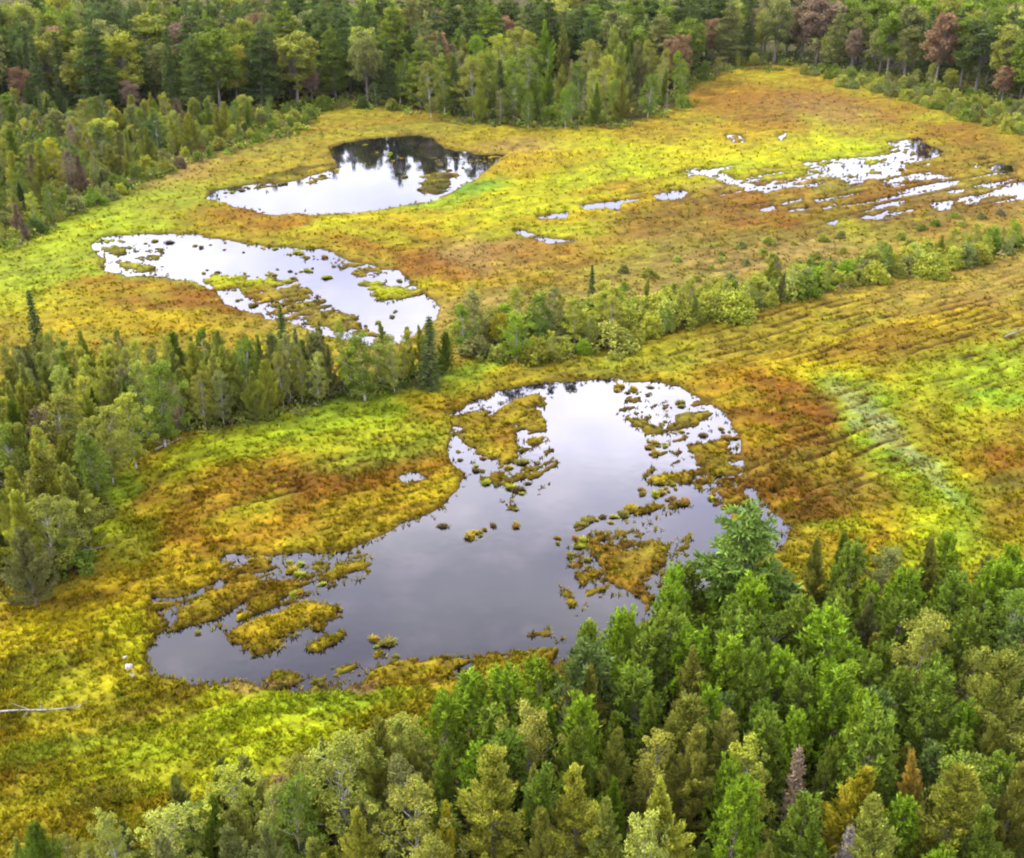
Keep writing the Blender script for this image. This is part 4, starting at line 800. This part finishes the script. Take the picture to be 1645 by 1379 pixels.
for where, pts, n, jit in CHAINS:
    P = np.array(pts, float); seg = np.hypot(*np.diff(P, axis=0).T); cs = np.concatenate([[0], np.cumsum(seg)])
    for k in range(n):
        t_ = tg.uniform(0, cs[-1]); px = np.interp(t_, cs, P[:, 0]) + tg.normal() * jit; py = np.interp(t_, cs, P[:, 1]) + tg.normal() * jit * .5
        x, y = unproj(px, py); s_ = water_field(np.array([px]), np.array([py]), np.array([x]), np.array([y]))[0]
        if s_ < 1: continue
        cn = ch(list(TCOL), [4, 2.5, 2.5, 2, 2 if py > 560 else 5]); sz = float(.38 + .62 * tg.random() ** 1.6) * (.9 if py > 560 else .95)
        tcls.setdefault((where, cn, 'small' if sz < .68 else 'large'), []).append((px, x, y, sz))
for (where, cn, sw), L in tcls.items():
    L.sort()
    for i, (px, x, y, sz) in enumerate(L):
        o = link('sedge_tussock', TM[int(tg.integers(0, 5))], None, (float(x), float(y), 0), tg.uniform(0, 6.28), (sz * tg.uniform(.85, 1.3), sz, sz * .75)); o.color = (*TCOL[cn], 1)
        lab = f'{sw} {cn} tussock {where}'
        if len(L) > 1: lab = f'{"leftmost" if i == 0 else "rightmost" if i == len(L) - 1 else ORD[i] + " from left,"} {lab}'
        tag(o, lab, 'tussock', 'sedge tussocks standing in the ponds')

# ------------------------------------------------------------------ fallen trunks and stones
def log(name, a, b_, r_, label, z=.35):
    xa, ya = unproj(*a); xb, yb = unproj(*b_); A = np.array((xa, ya, z)); B = np.array((xb, yb, z + .1)); parts = []; r0 = np.random.default_rng(3)
    pts = [A + (B - A) * k / 6 + np.array((0, 0, .06 * math.sin(k * 1.3))) for k in range(7)]; parts.append(tube(pts, [r_ * (1 - .1 * k) for k in range(7)], 7))
    d = B - A
    for k in range(5):
        p = A + d * r0.uniform(.35, .95); parts.append(tube([p, p + np.array((r0.normal() * .5, r0.normal() * .5, r0.uniform(.2, .6)))], [r_ * .35, r_ * .1], 5))
    v, f = join(parts); c = v.mean(0); me = mesh_np(name, v - c, f, DEADWOOD, None, True)
    return tag(link(name, me, None, c), label, 'log', 'fallen trunks')
log('fallen_trunk', (-4, 1151), (132, 1145), .085, 'long pale fallen trunk lying on the gold marsh at the left edge')
log('fallen_trunk', (250, 728), (292, 710), .10, 'short pale fallen trunk at the foot of the wooded strip')
log('fallen_trunk', (1612, 546), (1648, 532), .09, 'pale fallen pole on the furrowed marsh at the right edge')
log('fallen_trunk', (128, 893), (166, 886), .09, 'grey fallen trunk at the lower left corner of the wooded strip')
def stone(px, py, sz, label):
    r0 = np.random.default_rng(int(px)); import bmesh
    bm = bmesh.new(); bmesh.ops.create_icosphere(bm, subdivisions=3, radius=1)
    for v in bm.verts:
        q = v.co; n_ = .18 * math.sin(q.x * 3.1 + px) * math.cos(q.y * 2.7) + .12 * math.sin(q.z * 5 + q.x * 4); v.co = q * (1 + n_); v.co.z *= .6
    me = bpy.data.meshes.new('boulder'); bm.to_mesh(me); bm.free(); me.materials.append(STONE)
    for p in me.polygons: p.use_smooth = True
    x, y = unproj(px, py); tag(link('boulder', me, None, (float(x), float(y), .3), .4, sz), label, 'boulder', 'pale stones by the near pond')
stone(208, 1078, .36, 'larger pale stone lying in the sedge left of the near pond'); stone(202, 1062, .17, 'smaller pale stone just above the larger one'); stone(213, 1091, .18, 'pale stone just below the larger stone')
# ------------------------------------------------------------------ thin summer haze
me = bpy.data.meshes.new('haze'); hv = [(x_, y_, z_) for z_ in (-1.6, 54) for x_, y_ in ((-3600, -60), (3600, -60), (3600, 5200), (-3600, 5200))]
me.from_pydata(hv, [], [(3, 2, 1, 0), (4, 5, 6, 7), (0, 1, 5, 4), (1, 2, 6, 5), (2, 3, 7, 6), (3, 0, 4, 7)])
m = bpy.data.materials.new('haze'); m.use_nodes = True; t = m.node_tree; t.nodes.clear(); o_ = nn(t, 'ShaderNodeOutputMaterial'); v_ = nn(t, 'ShaderNodeVolumePrincipled')
v_.inputs['Color'].default_value = (.86, .90, .95, 1); v_.inputs['Density'].default_value = .000009; t.links.new(v_.outputs[0], o_.inputs['Volume']); me.materials.append(m)
tag(link('haze', me), kind='stuff')
from collections import Counter
print('TREES', len(TREES), 'KEPT', len(KEEP), Counter(q['kind'] for q in KEEP), Counter(q['wood'] for q in KEEP))
_l = Counter(o['label'] for o in sc.objects if 'label' in o); print('DUP LABELS', [(k, v) for k, v in _l.items() if v > 1][:12]); print('MAXWORDS', max(len(k.split()) for k in _l), max(_l, key=lambda k: len(k.split())))
